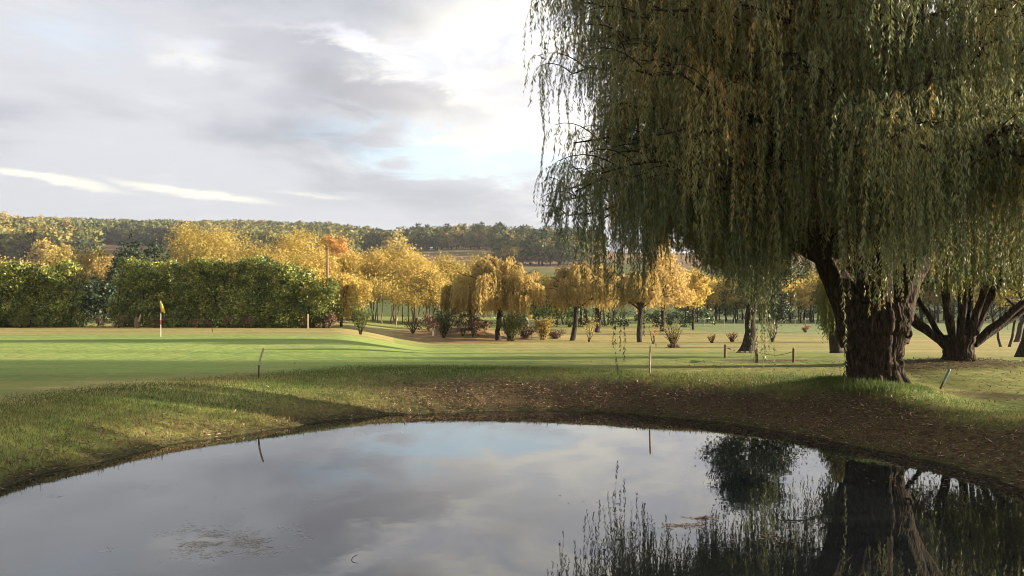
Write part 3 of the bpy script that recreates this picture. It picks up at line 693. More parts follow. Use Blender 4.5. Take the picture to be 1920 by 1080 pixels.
weeping('weeping_willow', (1122, 60), 'golden willow behind the leaning one, crown joining it on the right', 'tree', 5.3, 2.3, (2.2, .18), 'gold', nb=34, tw=8, leafL=.24, leafW=.06, spacing=.07, hem=1.6, seed=6, strand=(.7, 2), tint=(.45, .25), ns=7)
weeping('golden_tree', (1199, 45.6), 'golden orange tree with a crooked dark trunk behind the long willow shoots', 'tree', 4.2, 1.9, (1.9, .16), 'gold', nb=34, tw=8, leafL=.19, leafW=.048, spacing=.055, hem=1.7, seed=7, lean=(.05, 0), strand=(.5, 1.5), tint=(.45, .25), ns=7)
lob = [(0, 0, 2.9, 1.9, 1.9, 1.0), (.1, 0, 4.1, 1.5, 1.5, 1.1), (.0, 0, 5.3, 1.05, 1.05, 1.0), (-.05, 0, 6.3, .55, .55, .8), (-1.2, .3, 2.7, .9, .9, .7), (1.3, -.3, 2.6, 1, 1, .7)]
tree('golden_tree', 1243, 62, 'tall pointed golden tree, brightest crown left of the dark pine', 7.2, 3.9, 1.9, 'gold', 9000, .19, r=.17, lobes=lob, tint=(.62, .25), clump=.14)
tree('yellow_tree', 1300, 66, 'low yellow tree just right of the tall pointed golden one', 4.9, 2.6, 1.5, 'yellow', 3600, .2, r=.1, tint=(.75, .25))

# ---- the dark pine whose crown fills the gap below the willow
def pine():
    x, y, z = wp(1400, 45.5); r0 = root('pine_tree', (x, y, z), 'dark spreading pine on a stout leaning trunk behind the three wooden posts', 'tree')
    T = Geo(); P = np.array([(0, 0, -.2), (.05, 0, .3), (.2, 0, 1.1), (.18, 0, 2.0), (.5, 0, 3.4), (.4, 0, 5.2), (.2, 0, 7.6)]); t = np.linspace(0, 6, 36)
    Q = np.stack([np.interp(t, range(7), P[:, i]) for i in range(3)], -1); tube(T, Q, np.interp(t, range(7), [.64, .38, .31, .28, .24, .18, .07]), 40, ridges=.15, seed=4, nr=12, lump=.12)
    lobs = []
    for b in range(52):
        az = b * 2.4; f = rng.uniform(0, 1); zz = 4.1 + 3.7 * f; L = (3.1 - 2.0 * f) * rng.uniform(.55, 1.0)
        e = np.array([.2 + cos(az) * L, sin(az) * L, zz + rng.uniform(-.1, .4)]); q = curve((.4, 0, zz - .5), e, -.03, 7, wob=.02); tube(T, q, np.linspace(.07, .015, 7), 6)
        for u in (.55, .78, 1): c = q[int(u * 6)]; lobs.append((c[0], c[1], c[2] + .12, .75, .75, .34))
    part('trunk', T.mesh('trunk', MAT['bark2'], True), r0)
    part('crown', crown_geo(lobs, 30000, .19, .3, tint=(.4, .3), aspect=.3, inner=.5, nclump=1100).mesh('crown', MAT['dark']), r0)
pine()
weeping('willow_tree', (1572, 36), 'slim willow trunk wrapped in hanging pale green shoots, left of the big trunk', 'tree', 5.0, .8, (2.6, .3), 'willow2', nb=20, tw=7, leafL=.16, leafW=.035, spacing=.06, hem=.35, seed=9, strand=(1.5, 4), tint=(.6, .3), ns=7)
tree('small_tree', 1455, 58, 'small dark green tree with a reddish trunk behind the hanging shoots', 3.3, 2.1, .7, 'dark', 2600, .16, r=.08, tint=(.8, .3))
tree('small_tree', 1885, 41, 'thin forked young tree on the far right lawn', 3.6, 2.4, 2.0, 'willow2', 900, .14, r=.09, stems=2, spread=.25, tint=(.8, .2))
tree('leaning_tree', 1903, 46, 'slender tree leaning right near the right edge, farther one', 4.2, 3.0, 2.0, 'yellow', 1800, .16, r=.14, lean=(1.1, 0), tint=(.6, .2))
tree('leaning_tree', 1912, 33.5, 'dark trunk leaning right at the right edge, nearer one', 4.6, 3.4, 2.6, 'willow2', 2600, .14, r=.2, lean=(1.2, .2), tint=(.6, .2))

# ---- laurel hedges
def hedge(px0, px1, d0, d1, top0, top1, label, n, name='laurel_hedge', mat='laurel', tint=(.60, .34), seed=0):
    a = wp(px0, d0); b = wp(px1, d1); c = ((a[0] + b[0]) / 2, (a[1] + b[1]) / 2, (a[2] + b[2]) / 2)
    r0 = root(name, c, label, 'hedge')
    L = math.hypot(b[0] - a[0], b[1] - a[1]); k = max(3, int(L / 1.35)); lobs = []; T = Geo()
    for i in range(k):
        f = (i + .5) / k; x = a[0] + (b[0] - a[0]) * f - c[0]; y = a[1] + (b[1] - a[1]) * f - c[1]; H = top0 + (top1 - top0) * f + rng.normal(0, .22)
        for j in range(5):
            zz = H * (.10 + .195 * j); w = 1.25 * (1 - .12 * j) * rng.uniform(.8, 1.15)
            lobs.append((x + rng.normal(0, .35), y - .2 + rng.normal(0, .5), zz + rng.normal(0, .1), rng.uniform(.85, 1.25), w * rng.uniform(.8, 1.15), H * rng.uniform(.11, .15)))
        for s in range(2):
            q = curve((x + rng.normal(0, .4), y - .3 + rng.normal(0, .4), -.15), (x + rng.normal(0, .7), y + rng.normal(0, .5), H * .8), 0, 6, wob=.03); tube(T, q, np.linspace(.09, .02, 6), 6)
    part('stems', T.mesh('stems', MAT['bark2'], True), r0)
    part('foliage', crown_geo(lobs, int(n * 2.3), .20, .22, tint=tint, inner=.04, nclump=n // 15, aspect=.5, shell=.55).mesh('foliage', MAT[mat]), r0)
hedge(-120, 143, 73, 73, 5.3, 5.5, 'left block of tall laurel hedge at the left edge of the green', 38000)
hedge(232, 582, 74, 72, 6.0, 5.4, 'long dark laurel hedge behind the golf flag', 52000)
tree('dark_shrub', 186, 77, 'dark shrub filling the gap between the two laurel hedges', 4.6, 5, .3, 'dark', 5200, .24, tint=(.5, .3), cat='shrub')
tree('green_bush', 607, 71, 'fresh green rounded bush at the right end of the long hedge', 4.6, 3.6, .25, 'bush', 7000, .17, tint=(.6, .25), cat='shrub', k=12)
tree('yellow_bush', 640, 74, 'bright yellow bush beside the fresh green one', 4.9, 3.8, .25, 'yellow', 7000, .19, tint=(.75, .25), cat='shrub', k=12)
tree('low_bush', 38, 71, 'low pale green bush in front of the left hedge block', 1.5, 2.0, .1, 'bush', 1500, .14, tint=(.7, .2), cat='shrub', k=5)
tree('dead_bush', 618, 70, 'small brown twiggy bush at the foot of the fresh green bush', 1.3, 1.6, .1, 'russet', 900, .12, cat='shrub', k=4)
for i, px in enumerate((170, 190, 215, 235, 275, 330, 360, 392, 424, 446, 560)):
    pass
tg = 'dry brush along the foot of the hedges'
for i, (px, w) in enumerate(((182, 2.4), (222, 2.0), (290, 1.6), (372, 2.2), (430, 2.0), (468, 1.8), (572, 1.3))):
    lab = ['dry twiggy brush in the gap between the hedges', 'dry brush left of the pale stump', 'dry brush just left of the golf flag foot', 'dry brush at the hedge foot right of the flag', 'dry brush at the foot of the middle of the long hedge', 'dry brush at the hedge foot, second from its right end', 'dry brush by the pale stake at the hedge end'][i]
    tree('dry_brush', px, 70.5, lab, .95, w, .05, 'russet', 420, .12, group=tg, cat='shrub', k=5, r=.03, tint=(.6, .3))

# ---- background trees behind the hedge and along the valley edge
back = [  # px, top row, width px, distance, material, tint, label
    (352, 418, 120, 128, 'olive', (.6, .25), 'broad olive gold tree left of the tallest group behind the long hedge'),
    (425, 412, 130, 132, 'olive', (.68, .25), 'tallest golden tree rising behind the middle of the long hedge'),
    (388, 455, 110, 112, 'olive', (.5, .25), 'lower olive tree in front of the tall golden pair behind the hedge'),
    (492, 452, 90, 118, 'olive', (.6, .25), 'golden tree behind the long hedge, in the dip of the treetops'),
    (545, 428, 125, 126, 'yellow', (.55, .25), 'wide yellow tree behind the right half of the long hedge'),
    (590, 470, 100, 112, 'yellow', (.6, .22), 'yellow tree behind the hedge end, left of the wooden pole'),
    (650, 476, 90, 118, 'yellow', (.62, .22), 'yellow tree right of the wooden pole'),
    (663, 515, 70, 98, 'yellow', (.5, .22), 'lower yellow tree above the shrub on the lawn'),
    (700, 478, 100, 122, 'yellow', (.6, .22), 'yellow tree, first of the row with bare stems right of the bushes'),
    (742, 462, 105, 126, 'olive', (.75, .22), 'tallest tree of the row with bare stems, feathery top'),
    (778, 482, 95, 118, 'yellow', (.68, .22), 'bright yellow tree in the middle of the bare-stemmed row'),
    (806, 505, 70, 112, 'yellow', (.45, .25), 'greenish yellow many-stemmed tree right of the bright yellow one'),
    (842, 490, 90, 124, 'olive', (.6, .22), 'brownish gold tree behind the dry mound'),
    (890, 486, 90, 128, 'olive', (.5, .22), 'brownish tree between the dry mound and the golden willow'),
    (640, 432, 44, 150, 'orange', (.6, .3), 'orange topped tree standing above the yellow ones, right one'),
    (615, 430, 44, 152, 'orange', (.5, .3), 'orange topped tree behind the wooden pole, left one'),
    (15, 478, 90, 118, 'olive', (.6, .25), 'olive tree above the left hedge at the left edge'),
    (62, 492, 70, 104, 'gold', (.6, .2), 'small bright golden tree above the left hedge block'),
    (118, 470, 110, 125, 'olive', (.45, .25), 'rounded olive tree behind the left hedge block'),
    (170, 462, 80, 128, 'olive', (.6, .25), 'olive gold tree above the gap between the hedges'),
    (196, 478, 60, 110, 'gold', (.5, .2), 'small golden tree above the gap between the hedges'),
    (1010, 520, 70, 118, 'bush', (.3, .2), 'dark green tree between the golden willows, farthest back'),
    (1045, 530, 80, 112, 'bush', (.25, .2), 'dark green rounded tree seen low between the willows'),
    (960, 520, 90, 122, 'olive', (.4, .2), 'olive tree hidden behind the golden weeping willow'),
]
for i, (px, ty, w, d, mt, ti, lb) in enumerate(back):
    H = Hof(d, ty, gx(px, d)); W = Wof(w, d) * 1.12
    stems = 3 if 690 < px < 900 else 1; base = H * (.36 if 690 < px < 900 else .2)
    tree('orange_tree' if mt == 'orange' else 'autumn_tree', px, d, lb, H, W, base, mt, int(3800 + W * H * 72), .27 if d > 105 else .23, group='autumn trees beyond the green', r=.16, bark='palebark' if stems == 3 else 'bark2', stems=stems, tint=ti, k=16, clump=.2, spread=.35, limbs=7)
# thin pale stems of the copse
stem_proto = None; COPSE = []
for i in range(16):
    px = 684 + i * 11.5 + rng.normal(0, 2.5); d = rng.uniform(104, 116); H = rng.uniform(4.2, 6.5)
    lab = 'thin pale-stemmed young tree in the copse behind the lawn, place %s' % ['far left', 'left'][0]
    x = gx(px, d)
    if stem_proto is None:
        g = Geo(); c = rng.normal(0, .15); tube(g, curve((0, 0, -.2), (.25, 0, 5.2), 0, 8, wob=.01), np.linspace(.085, .03, 8), 7)
        for k in range(6): a = k * 2.4; st = np.array([.12 + .02 * k, 0, 2.3 + .45 * k]); tube(g, curve(st, st + (cos(a) * .9, sin(a) * .9, 1.0), .05, 5), np.linspace(.03, .01, 5), 4)
        stem_proto = root('young_tree', (x, d, hz(x, d)), 'x', 'tree', 'young trees of the copse')
        part('trunk', g.mesh('trunk', MAT['palebark'], True), stem_proto)
        part('crown', crown_geo([(.2, 0, 4.6, 1.3, 1.3, 1.3), (.5, .3, 3.6, .9, .9, .8)], 520, .24, .3, tint=(.65, .3)).mesh('crown', MAT['yellow']), stem_proto)
        t = stem_proto
    else:
        t = copy_thing(stem_proto, (x, d, hz(x, d)), 'x', rng.uniform(0, 6.3), (1, 1, H / 5.2))
    t['label'] = 'thin pale-stemmed young tree'; COPSE.append(t)
# dark conifer behind the hedge
def conifer(px, d, ty, w, label, n=2600):
    H = Hof(d, ty, gx(px, d)); W = Wof(w, d); lobs = [(rng.normal(0, W * .05), rng.normal(0, W * .05), H * f, W * .62 * (1.1 - f) ** .6, W * .62 * (1.1 - f) ** .6, H * .10) for f in np.linspace(.12, .97, 11)]
    tree('conifer', px, d, label, H, W, .5, 'dark', n, .3, lobes=lobs, tint=(.5, .3), clump=.25, r=.15)
conifer(247, 96, 450, 74, 'tall dark conifer behind the left end of the long hedge', 8000)
conifer(226, 94, 478, 45, 'shorter dark conifer left of the tall one', 5000)
conifer(288, 98, 458, 74, 'dark bushy conifer right of the tall one', 6000)
conifer(499, 90, 472, 20, 'narrow dark conifer behind the middle of the long hedge', 1200)
conifer(798, 300, 466, 26, 'pale pointed conifer in front of the brown hillside field', 900)

# ---- trunks seen under the golden trees, farther lawn
fg = 'trees of the far lawn beyond the golden willows'
far = [(985, 88, 'olive', -.3, 'thin far tree under the golden weeping willow'), (1003, 84, 'olive', .5, 'far tree leaning right beside the golden weeping willow'), (1058, 80, 'bush', 0, 'small forked green tree left of the leaning golden willow'),
       (1090, 80, 'gold', 0, 'far tree just right of the leaning golden willow trunk'), (1098, 78, 'gold', 0, 'stout far tree with a brown trunk behind the sapling'), (1118, 80, 'yellow', 0, 'far tree with a short dark trunk right of the sapling'),
       (1126, 79, 'yellow', 0, 'thin far tree right of the sapling'), (1136, 78, 'gold', .1, 'far tree with two dark stems left of the long shoots'), (1150, 81, 'gold', 0, 'far tree behind the long willow shoots')]
for i, (px, d, mt, ln, lb) in enumerate(far):
    tree('far_tree', px, d, lb, 2.5 if px == 1058 else 5.2, 1.8 if px == 1058 else 3.4, .9 if px == 1058 else 1.9, mt, 500 if px == 1058 else 2200, .24, group=fg, r=.12 if px != 1098 else .2, lean=(ln, 0), tint=(.5, .25), stems=2 if px in (1136, 1058) else 1, spread=.15)

# ---- line of trees at the end of the right-hand field
rowg = 'row of trees at the far end of the field'
WORDS = 'first second third fourth fifth sixth seventh eighth ninth tenth eleventh twelfth thirteenth fourteenth fifteenth sixteenth seventeenth eighteenth nineteenth'.split()
TENS = {2: ('twenty', 'twentieth'), 3: ('thirty', 'thirtieth'), 4: ('forty', 'fortieth'), 5: ('fifty', 'fiftieth')}
def ordinal(n):
    if n < 20: return WORDS[n - 1]
    return TENS[n // 10][1] if n % 10 == 0 else TENS[n // 10][0] + '-' + WORDS[n % 10 - 1]
ROWS = {}
def note(key, o): ROWS.setdefault(key, []).append(o)
def label_rows():
    for (what, where), obs in ROWS.items():
        obs.sort(key=lambda o: o.location.x / o.location.y)
        for i, o in enumerate(obs): o['label'] = '%s, %s from the left %s' % (o['label'].split('|')[0] if what is None else what, ordinal(i + 1), where)
protos = []
for i in range(4):
    H = 7.2 + rng.uniform(-.6, .8); d = 128
    p = root('field_tree', (0, 0, 0), 'x', 'tree', rowg)
    part('trunk', trunk_geo(H, .12, H * .3, 4.6, 1, 6).mesh('trunk', MAT['bark2'], True), p)
    part('crown', crown_geo(lobes_round(H, 5.0, H * .3, 12), 1700, .30, .22, tint=[(.75, .25), (.55, .3), (.35, .3), (.85, .2)][i]).mesh('crown', MAT[['yellow', 'olive', 'bush', 'yellow'][i]]), p); protos.append(p)
used = set(); k = 0
for px in np.arange(1282, 2060, 15.5):
    for row in (0, 1):
        i = int(rng.integers(0, 4)); dd = 124 + row * 9 + rng.uniform(-2, 2); pp = px + rng.normal(0, 4) + row * 7; x = gx(pp, dd); loc = (x, dd, hz(x, dd)); s = rng.uniform(.85, 1.12) * (1 + .18 * (px > 1700))
        where = 'left of the dark pine trunk' if pp < 1400 else 'between the pine trunk and the big willow' if pp < 1590 else 'right of the big willow trunk'
        lb = ['yellow topped tree', 'olive gold tree', 'green tree', 'pale yellow tree'][i]
        if i not in used: t = protos[i]; used.add(i); t.location = loc; t['label'] = lb; t.scale = (s, s, s)
        else: t = copy_thing(protos[i], loc, lb, rng.uniform(0, 6.28), s)
        note((None, ['in the front row', 'in the back row'][row] + ' across the far field'), t)

# ---- hillside woods
def hill_crown(n, size, mat, tint, W=11., H=12.):
    return crown_geo(lobes_round(H, W, 1.5, 11), n, size, .2, tint=tint, inner=.0, shell=1)
hp = []
hgp = 'trees on the wooded ridge'
for i, (ti, mt) in enumerate((((.35, .2), 'wood'), ((.5, .2), 'wood'), ((.2, .15), 'wood'), ((.85, .2), 'wood'))):
    p = root('ridge_tree', (0, 0, 0), 'x', 'tree', hgp); part('crown', hill_crown(1100, 1.35, mt, ti).mesh('crown', MAT[mt]), p)
    g = Geo(); tube(g, curve((0, 0, -1), (0, 0, 6), 0, 4), [.5, .4, .35, .2], 6); part('trunk', g.mesh('trunk', MAT['bark2'], True), p); hp.append(p)
usedh = set()
def ridge(px, r, s, i=None, q=0):
    i = int(rng.integers(0, 4)) if i is None else i
    d = r; x = gx(px, d); loc = (x, d, hz(x, d) - .6)
    lb = ['dark olive tree', 'grey green tree', 'darkest green tree', 'tawny green tree'][i]
    if i not in usedh: t = hp[i]; usedh.add(i); t.location = loc; t['label'] = lb; t.scale = (s, s, s)
    else: t = copy_thing(hp[i], loc, lb, rng.uniform(0, 6.28), s)
    note((None, ['on the ridge skyline', 'one row below the ridge skyline', 'two rows below the ridge skyline', 'three rows below the ridge skyline', 'in the fourth row down the ridge', 'in the fifth row down the ridge', 'in the lowest row of the ridge wood', 'on the skyline seen through the willow'][q]), t)
cnt = 0
for px in np.arange(560, 1120, 13.5):
    rr = float(np.interp(px, RPX, RR))
    rows = (0, 30, 62, 95, 130) if px < 740 else (0, 28, 58, 88) if px < 925 else (0, 30, 62, 96, 132, 170, 205)
    for q, o in enumerate(rows):
        ridge(px + rng.normal(0, 3), rr - o + rng.uniform(-8, 8), rng.uniform(.95, 1.5) * (1.0 if q else 1.05), None if q or px < 740 else int(rng.choice([0, 2, 2, 3])), q)
        cnt += 1
for px in np.arange(1185, 1600, 22): ridge(px, 640 + rng.uniform(-20, 10), rng.uniform(.8, 1.2), None, 7)
print('ridge trees', cnt)
# rounded golden trees on the left slope, countable
gp = root('slope_tree', (0, 0, 0), 'x', 'tree', 'golden trees on the left slope'); part('crown', crown_geo(lobes_round(11, 12, 1.0, 14), 1900, .95, .2, tint=(.6, .28), inner=.1).mesh('crown', MAT['olive']), gp)
first = True
for px, py, w in ((8, 440, 50), (40, 445, 50), (14, 462, 60), (60, 436, 45), (72, 452, 50), (95, 440, 45), (100, 462, 55), (128, 432, 40), (55, 470, 60), (85, 482, 55), (120, 478, 40), (30, 425, 40), (10, 418, 40), (75, 420, 36), (105, 424, 36), (120, 456, 36)):
    # find the distance where the slope shows at that row (tree foot)
    ds = np.linspace(330, 1000, 200); zz = height(gx(px, ds), ds); rows = HOR - (zz - CAMH) / ds * F; i = np.abs(rows - (py + 18)).argmin(); d = ds[i]; s = Wof(w, d) / 12
    loc = (gx(px, d), d, zz[i] - .5); lb = 'rounded golden green tree'
    if first: gp.location = loc; gp['label'] = lb; gp.scale = (s,) * 3; first = False; t = gp
    else: t = copy_thing(gp, loc, lb, rng.uniform(0, 6), s)
    note((None, 'low on the left hillside' if py > 455 else 'halfway up the left hillside' if py > 435 else 'high on the left hillside'), t)
# the distant forest, one mass
def forest():
    g = Geo(); protos = [hill_crown(360, 1.8, 'wood', (t, .10)) for t in (.4, .68, .15)]
    P = []
    for _ in range(4300):
        px = rng.uniform(-80, 720); r = rng.uniform(420, 1240); rr = float(np.interp(px, RPX, RR))
        if r > rr + 60: continue
        if 175 < px < 345 and r < 610: continue
        if 660 < px and r < 640: continue
        P.append((px, r))
    for px, r in P:
        pr = protos[rng.choice(3, p=(.2, .1, .7)) if (140 < px < 345 and r < 1000) else rng.choice(3, p=(.4, .5, .1))]  # darker crowns favoured here, painting the shadowed band of the wood
        v = pr.v[0]; x = gx(px, r); z = hz(x, r); s = rng.uniform(.85, 1.45); a = rng.uniform(0, 6.28); c, sn = cos(a), sin(a)
        vv = np.stack([v[:, 0] * c - v[:, 1] * sn, v[:, 0] * sn + v[:, 1] * c, v[:, 2]], -1) * s + (x, r, z - .5); g.quads(vv, pr.q[0], np.clip(pr.t[0] + rng.normal(0, .08), 0, 1))
    o = part('forest', g.mesh('forest', MAT['wood'])); tag(o, 'distant forest covering the hills along the left skyline', 'forest', None, 'stuff'); print('forest', len(P))
forest()

# ------------------------------------------------------------------ shrubs on the lawn
def vase_shrub(px, d, label, H, W, mat, n, name='shrub', size=.10, tint=(.5, .3), stems=16, bare=.25, bark='bark2', cat='shrub', group='shrubs and saplings on the lawn', foot=None):
    r0 = root(name, wq(px, d), label, cat, group, s=sq(px, d)); T = Geo(); pts = []
    for i in range(stems):
        a = i * 2.4; f = math.sqrt(rng.uniform(.05, 1)); e = np.array([cos(a) * W * .5 * f, sin(a) * W * .5 * f, H * rng.uniform(.72, 1.0) * (1 - .18 * f)])
        q = curve((cos(a) * .06, sin(a) * .06, -.05), e, -.02, 8, wob=.02); q[:, :2] *= np.linspace(.35, 1, 8)[:, None] ** .6
        tube(T, q, np.linspace(.028, .006, 8), 5); 
        for k in range(4):
            j = rng.integers(3, 8); e2 = q[j] + np.array([rng.normal(0, .18), rng.normal(0, .18), rng.uniform(.1, .35)]) * min(1, H / 1.5); c = curve(q[j], e2, 0, 4); tube(T, c, np.linspace(.01, .004, 4), 3); pts.append(c[1:])
        pts.append(q[int(8 * bare):])
    pts = np.concatenate(pts); g = Geo(); i = rng.integers(0, len(pts), n); P = pts[i] + rng.normal(0, .055 * W, (n, 3)); P[:, 2] = np.maximum(P[:, 2], .03)
    D = unit(rng.normal(size=(n, 3)) + (0, 0, .6)); s = size * rng.uniform(.6, 1.3, n)
    leafquads(g, P, D, s, s * .55, np.clip(tint[0] + tint[1] * rng.normal(size=n), 0, 1))
    part('stems', T.mesh('stems', MAT[bark], True), r0); part('foliage', g.mesh('foliage', MAT[mat]), r0)
    if foot:
        g = Geo(); m = 260; a = rng.uniform(0, 6.28, m); rr_ = rng.uniform(0, W * .28, m); leafquads(g, np.stack([np.cos(a) * rr_, np.sin(a) * rr_, np.full(m, .0)], -1), unit(rng.normal(size=(m, 3)) * .5 + (0, 0, 1)), .22, .035, rng.uniform(0, 1, m)); part('dead_grass', g.mesh('dead_grass', MAT[foot]), r0)
    return r0
vase_shrub(676, 56, 'upright olive shrub alone on the lawn below the yellow bush', 2.1, 1.75, 'bush', 1500, tint=(.35, .3), bare=.3)
vase_shrub(832, 51, 'dark vase-shaped shrub in front of the dry mound', 1.75, 1.5, 'bush', 1500, tint=(.2, .25), bare=.25)
vase_shrub(958, 47, 'round fresh green shrub right of the dark straight trunk', 1.45, 1.45, 'bush', 3200, tint=(.6, .25), bare=.1, stems=22)
vase_shrub(1019, 48, 'yellow-green shrub at the foot of the purple brambles', 1.25, 1.25, 'yellow', 2200, tint=(.5, .25), bare=.1, stems=20)
vase_shrub(1262, 40, 'tall pale shrub with a reddish grassy foot on the right lawn', 1.3, .85, 'yellow', 520, tint=(.3, .25), bare=.3, stems=18, size=.07, foot='russet')
vase_shrub(1335, 45, 'small pinkish red shrub, left of the pair near the posts', .48, .55, 'red', 120, tint=(.4, .4), size=.07, stems=12)
vase_shrub(1373, 46, 'small dark red shrub, right of the pair near the posts', .55, .75, 'red', 140, tint=(.2, .3), size=.07, stems=16)
vase_shrub(1510, 60, 'tiny bright red shrub on the pale field', .5, .55, 'red', 260, tint=(.1, .2), size=.09, stems=8)
vase_shrub(1104, 46, 'thin yellow-leaved sapling on the lawn right of the leaning golden willow', 1.5, .9, 'yellow', 240, name='sapling', cat='sapling', tint=(.7, .3), stems=4, bare=.55, size=.08)
vase_shrub(1224, 44, 'thin orange-leaved sapling left of the tall pale shrub', 1.15, .8, 'orange', 150, name='sapling', cat='sapling', tint=(.5, .3), stems=4, bare=.6, size=.07)
vase_shrub(1068, 72, 'reddish low shrub by the leaning golden willow foot', .8, .8, 'bush', 400, tint=(.6, .3), stems=10)
vase_shrub(888, 51, 'almost bare little shrub on the dry ground left of the dark trunk', 1.1, .7, 'olive', 90, tint=(.3, .3), stems=12, size=.07)
vase_shrub(775, 58, 'bare twiggy shrub on the left of the dry mound', 1.3, 1.7, 'russet', 320, tint=(.3, .3), stems=18, size=.08)
vase_shrub(868, 53, 'low bare twigs right of the dark vase-shaped shrub', .75, .7, 'russet', 70, tint=(.3, .3), stems=9, size=.07)
vase_shrub(985, 50, 'purplish brown bramble between the two green shrubs', .95, 1.9, 'russet', 1500, name='bramble', cat='bramble', tint=(.2, .2), stems=24, bare=.1, size=.08)
vase_shrub(1040, 50, 'low purplish bramble right of the yellow-green shrub', .55, 1.6, 'russet', 900, name='bramble', cat='bramble', tint=(.15, .2), stems=20, bare=.1, size=.08)
vase_shrub(1448, 46, 'faint reddish twiggy sapling behind the hanging shoots', 1.4, .8, 'russet', 240, name='sapling', cat='sapling', tint=(.8, .3), stems=8, bare=.3, size=.07)
for px, d, W, H, lb in ((858, 60, 3.4, 1.5, 'russet brush heap on top of the dry mound'), (812, 62, 2.6, 1.1, 'low russet brush on the left of the mound top'), (900, 64, 2.0, .9, 'russet brush between the mound and the dark trunk'), (668, 96, 2.2, 1.4, 'russet bush at the end of the yellow bushes')):
    tree('russet_brush', px, d, lb, H, W, .05, 'russet', 1500, .13, cat='shrub', k=8, r=.03, tint=(.55, .3))

weeping('willow_tree', (3600, 15), 'unseen willow added right of the picture to shade the near left bank', 'tree', 9.0, 5.0, (3.0, .4), 'willow2', nb=60, tw=7, leafL=.20, leafW=.05, spacing=.10, hem=1.6, seed=12, strand=(1.0, 3.0), tint=(.4, .3), ns=7)  # tree added out of view for the shade it casts on the left bank
# ------------------------------------------------------------------ stakes, posts, flags
WOODM = plain_mat('weathered_wood', (.15, .10, .055), .85, .35, 14)
DARKW = plain_mat('dark_wood', (.055, .04, .028), .85, .35, 14)
PALEW = plain_mat('pale_wood', (.36, .29, .19), .8, .2, 14)
WHITE = plain_mat('white_paint', (.72, .70, .62), .5, .08, 6)
REDP = plain_mat('red_paint', (.50, .05, .03), .5, .1, 6)
FLAGM = plain_mat('yellow_cloth', (.72, .50, .03), .8, .12, 10)
BLUEP = plain_mat('blue_grey_paint', (.10, .15, .17), .5, .2, 10)
GREYP = plain_mat('grey_wood', (.20, .18, .15), .9, .25, 10)
def bar(name, pts, rad, mat, parent, sides=10):
    g = Geo(); pts = np.array(pts, float); tube(g, pts, rad, sides, cap=True); return part(name, g.mesh(name, mat, False), parent)
def stake(px, py_b, py_t, d, label, r=.028, px_t=None, lo=DARKW, hi=PALEW, split=.45, bow=0, name='marker_stake', cat='stake', group=None):
    r *= sq(px, d); d = far_d(px, d)
    px_t = px if px_t is None else px_t; b = at(px, py_b, d); t = at(px_t, py_t, d); zz = hz(b[0], d); r0 = root(name, (b[0], d, zz), label, cat, group)
    v = t - np.array([b[0], d, zz]); n = 10; P = np.linspace(0, 1, n)[:, None] * v; P[:, 0] += bow * np.sin(np.linspace(0, pi, n)); k = int(n * split)
    P[0] -= v * .15
    bar('shaft', P[:k + 1], r, lo, r0)
    bar('painted_top', P[k:], r * 1.12, hi, r0); return r0
stake(485, 706, 653, 24.3, 'thin bowed stake on the left bank crest, pale at its top', .026, 494, DARKW, PALEW, .45, -.05)
stake(1218, 703, 648, 25.7, 'thin straight stake on the bank crest between willow shoots', .026, 1219.5, GREYP, PALEW, .3)
stake(1763, 731, 692, 22.5, 'blue grey stake leaning right between the two willows', .028, 1781, DARKW, BLUEP, .35)
stake(577, 613, 589, 69, 'pale wooden stake at the right end of the long hedge', .05, lo=PALEW, hi=PALEW)
stake(666, 616, 606, 66, 'tiny pale peg left of the upright olive shrub', .07, lo=PALEW, hi=PALEW)
stake(812, 629, 620, 54, 'tiny white peg at the edge of the dry mound', .055, lo=WHITE, hi=WHITE)
stake(398, 626, 616, 60, 'tiny dark peg on the lawn in front of the long hedge', .03, lo=DARKW, hi=DARKW)
stake(1230, 654, 644, 40, 'tiny thin peg right of the straight bank stake', .015, lo=DARKW, hi=DARKW)
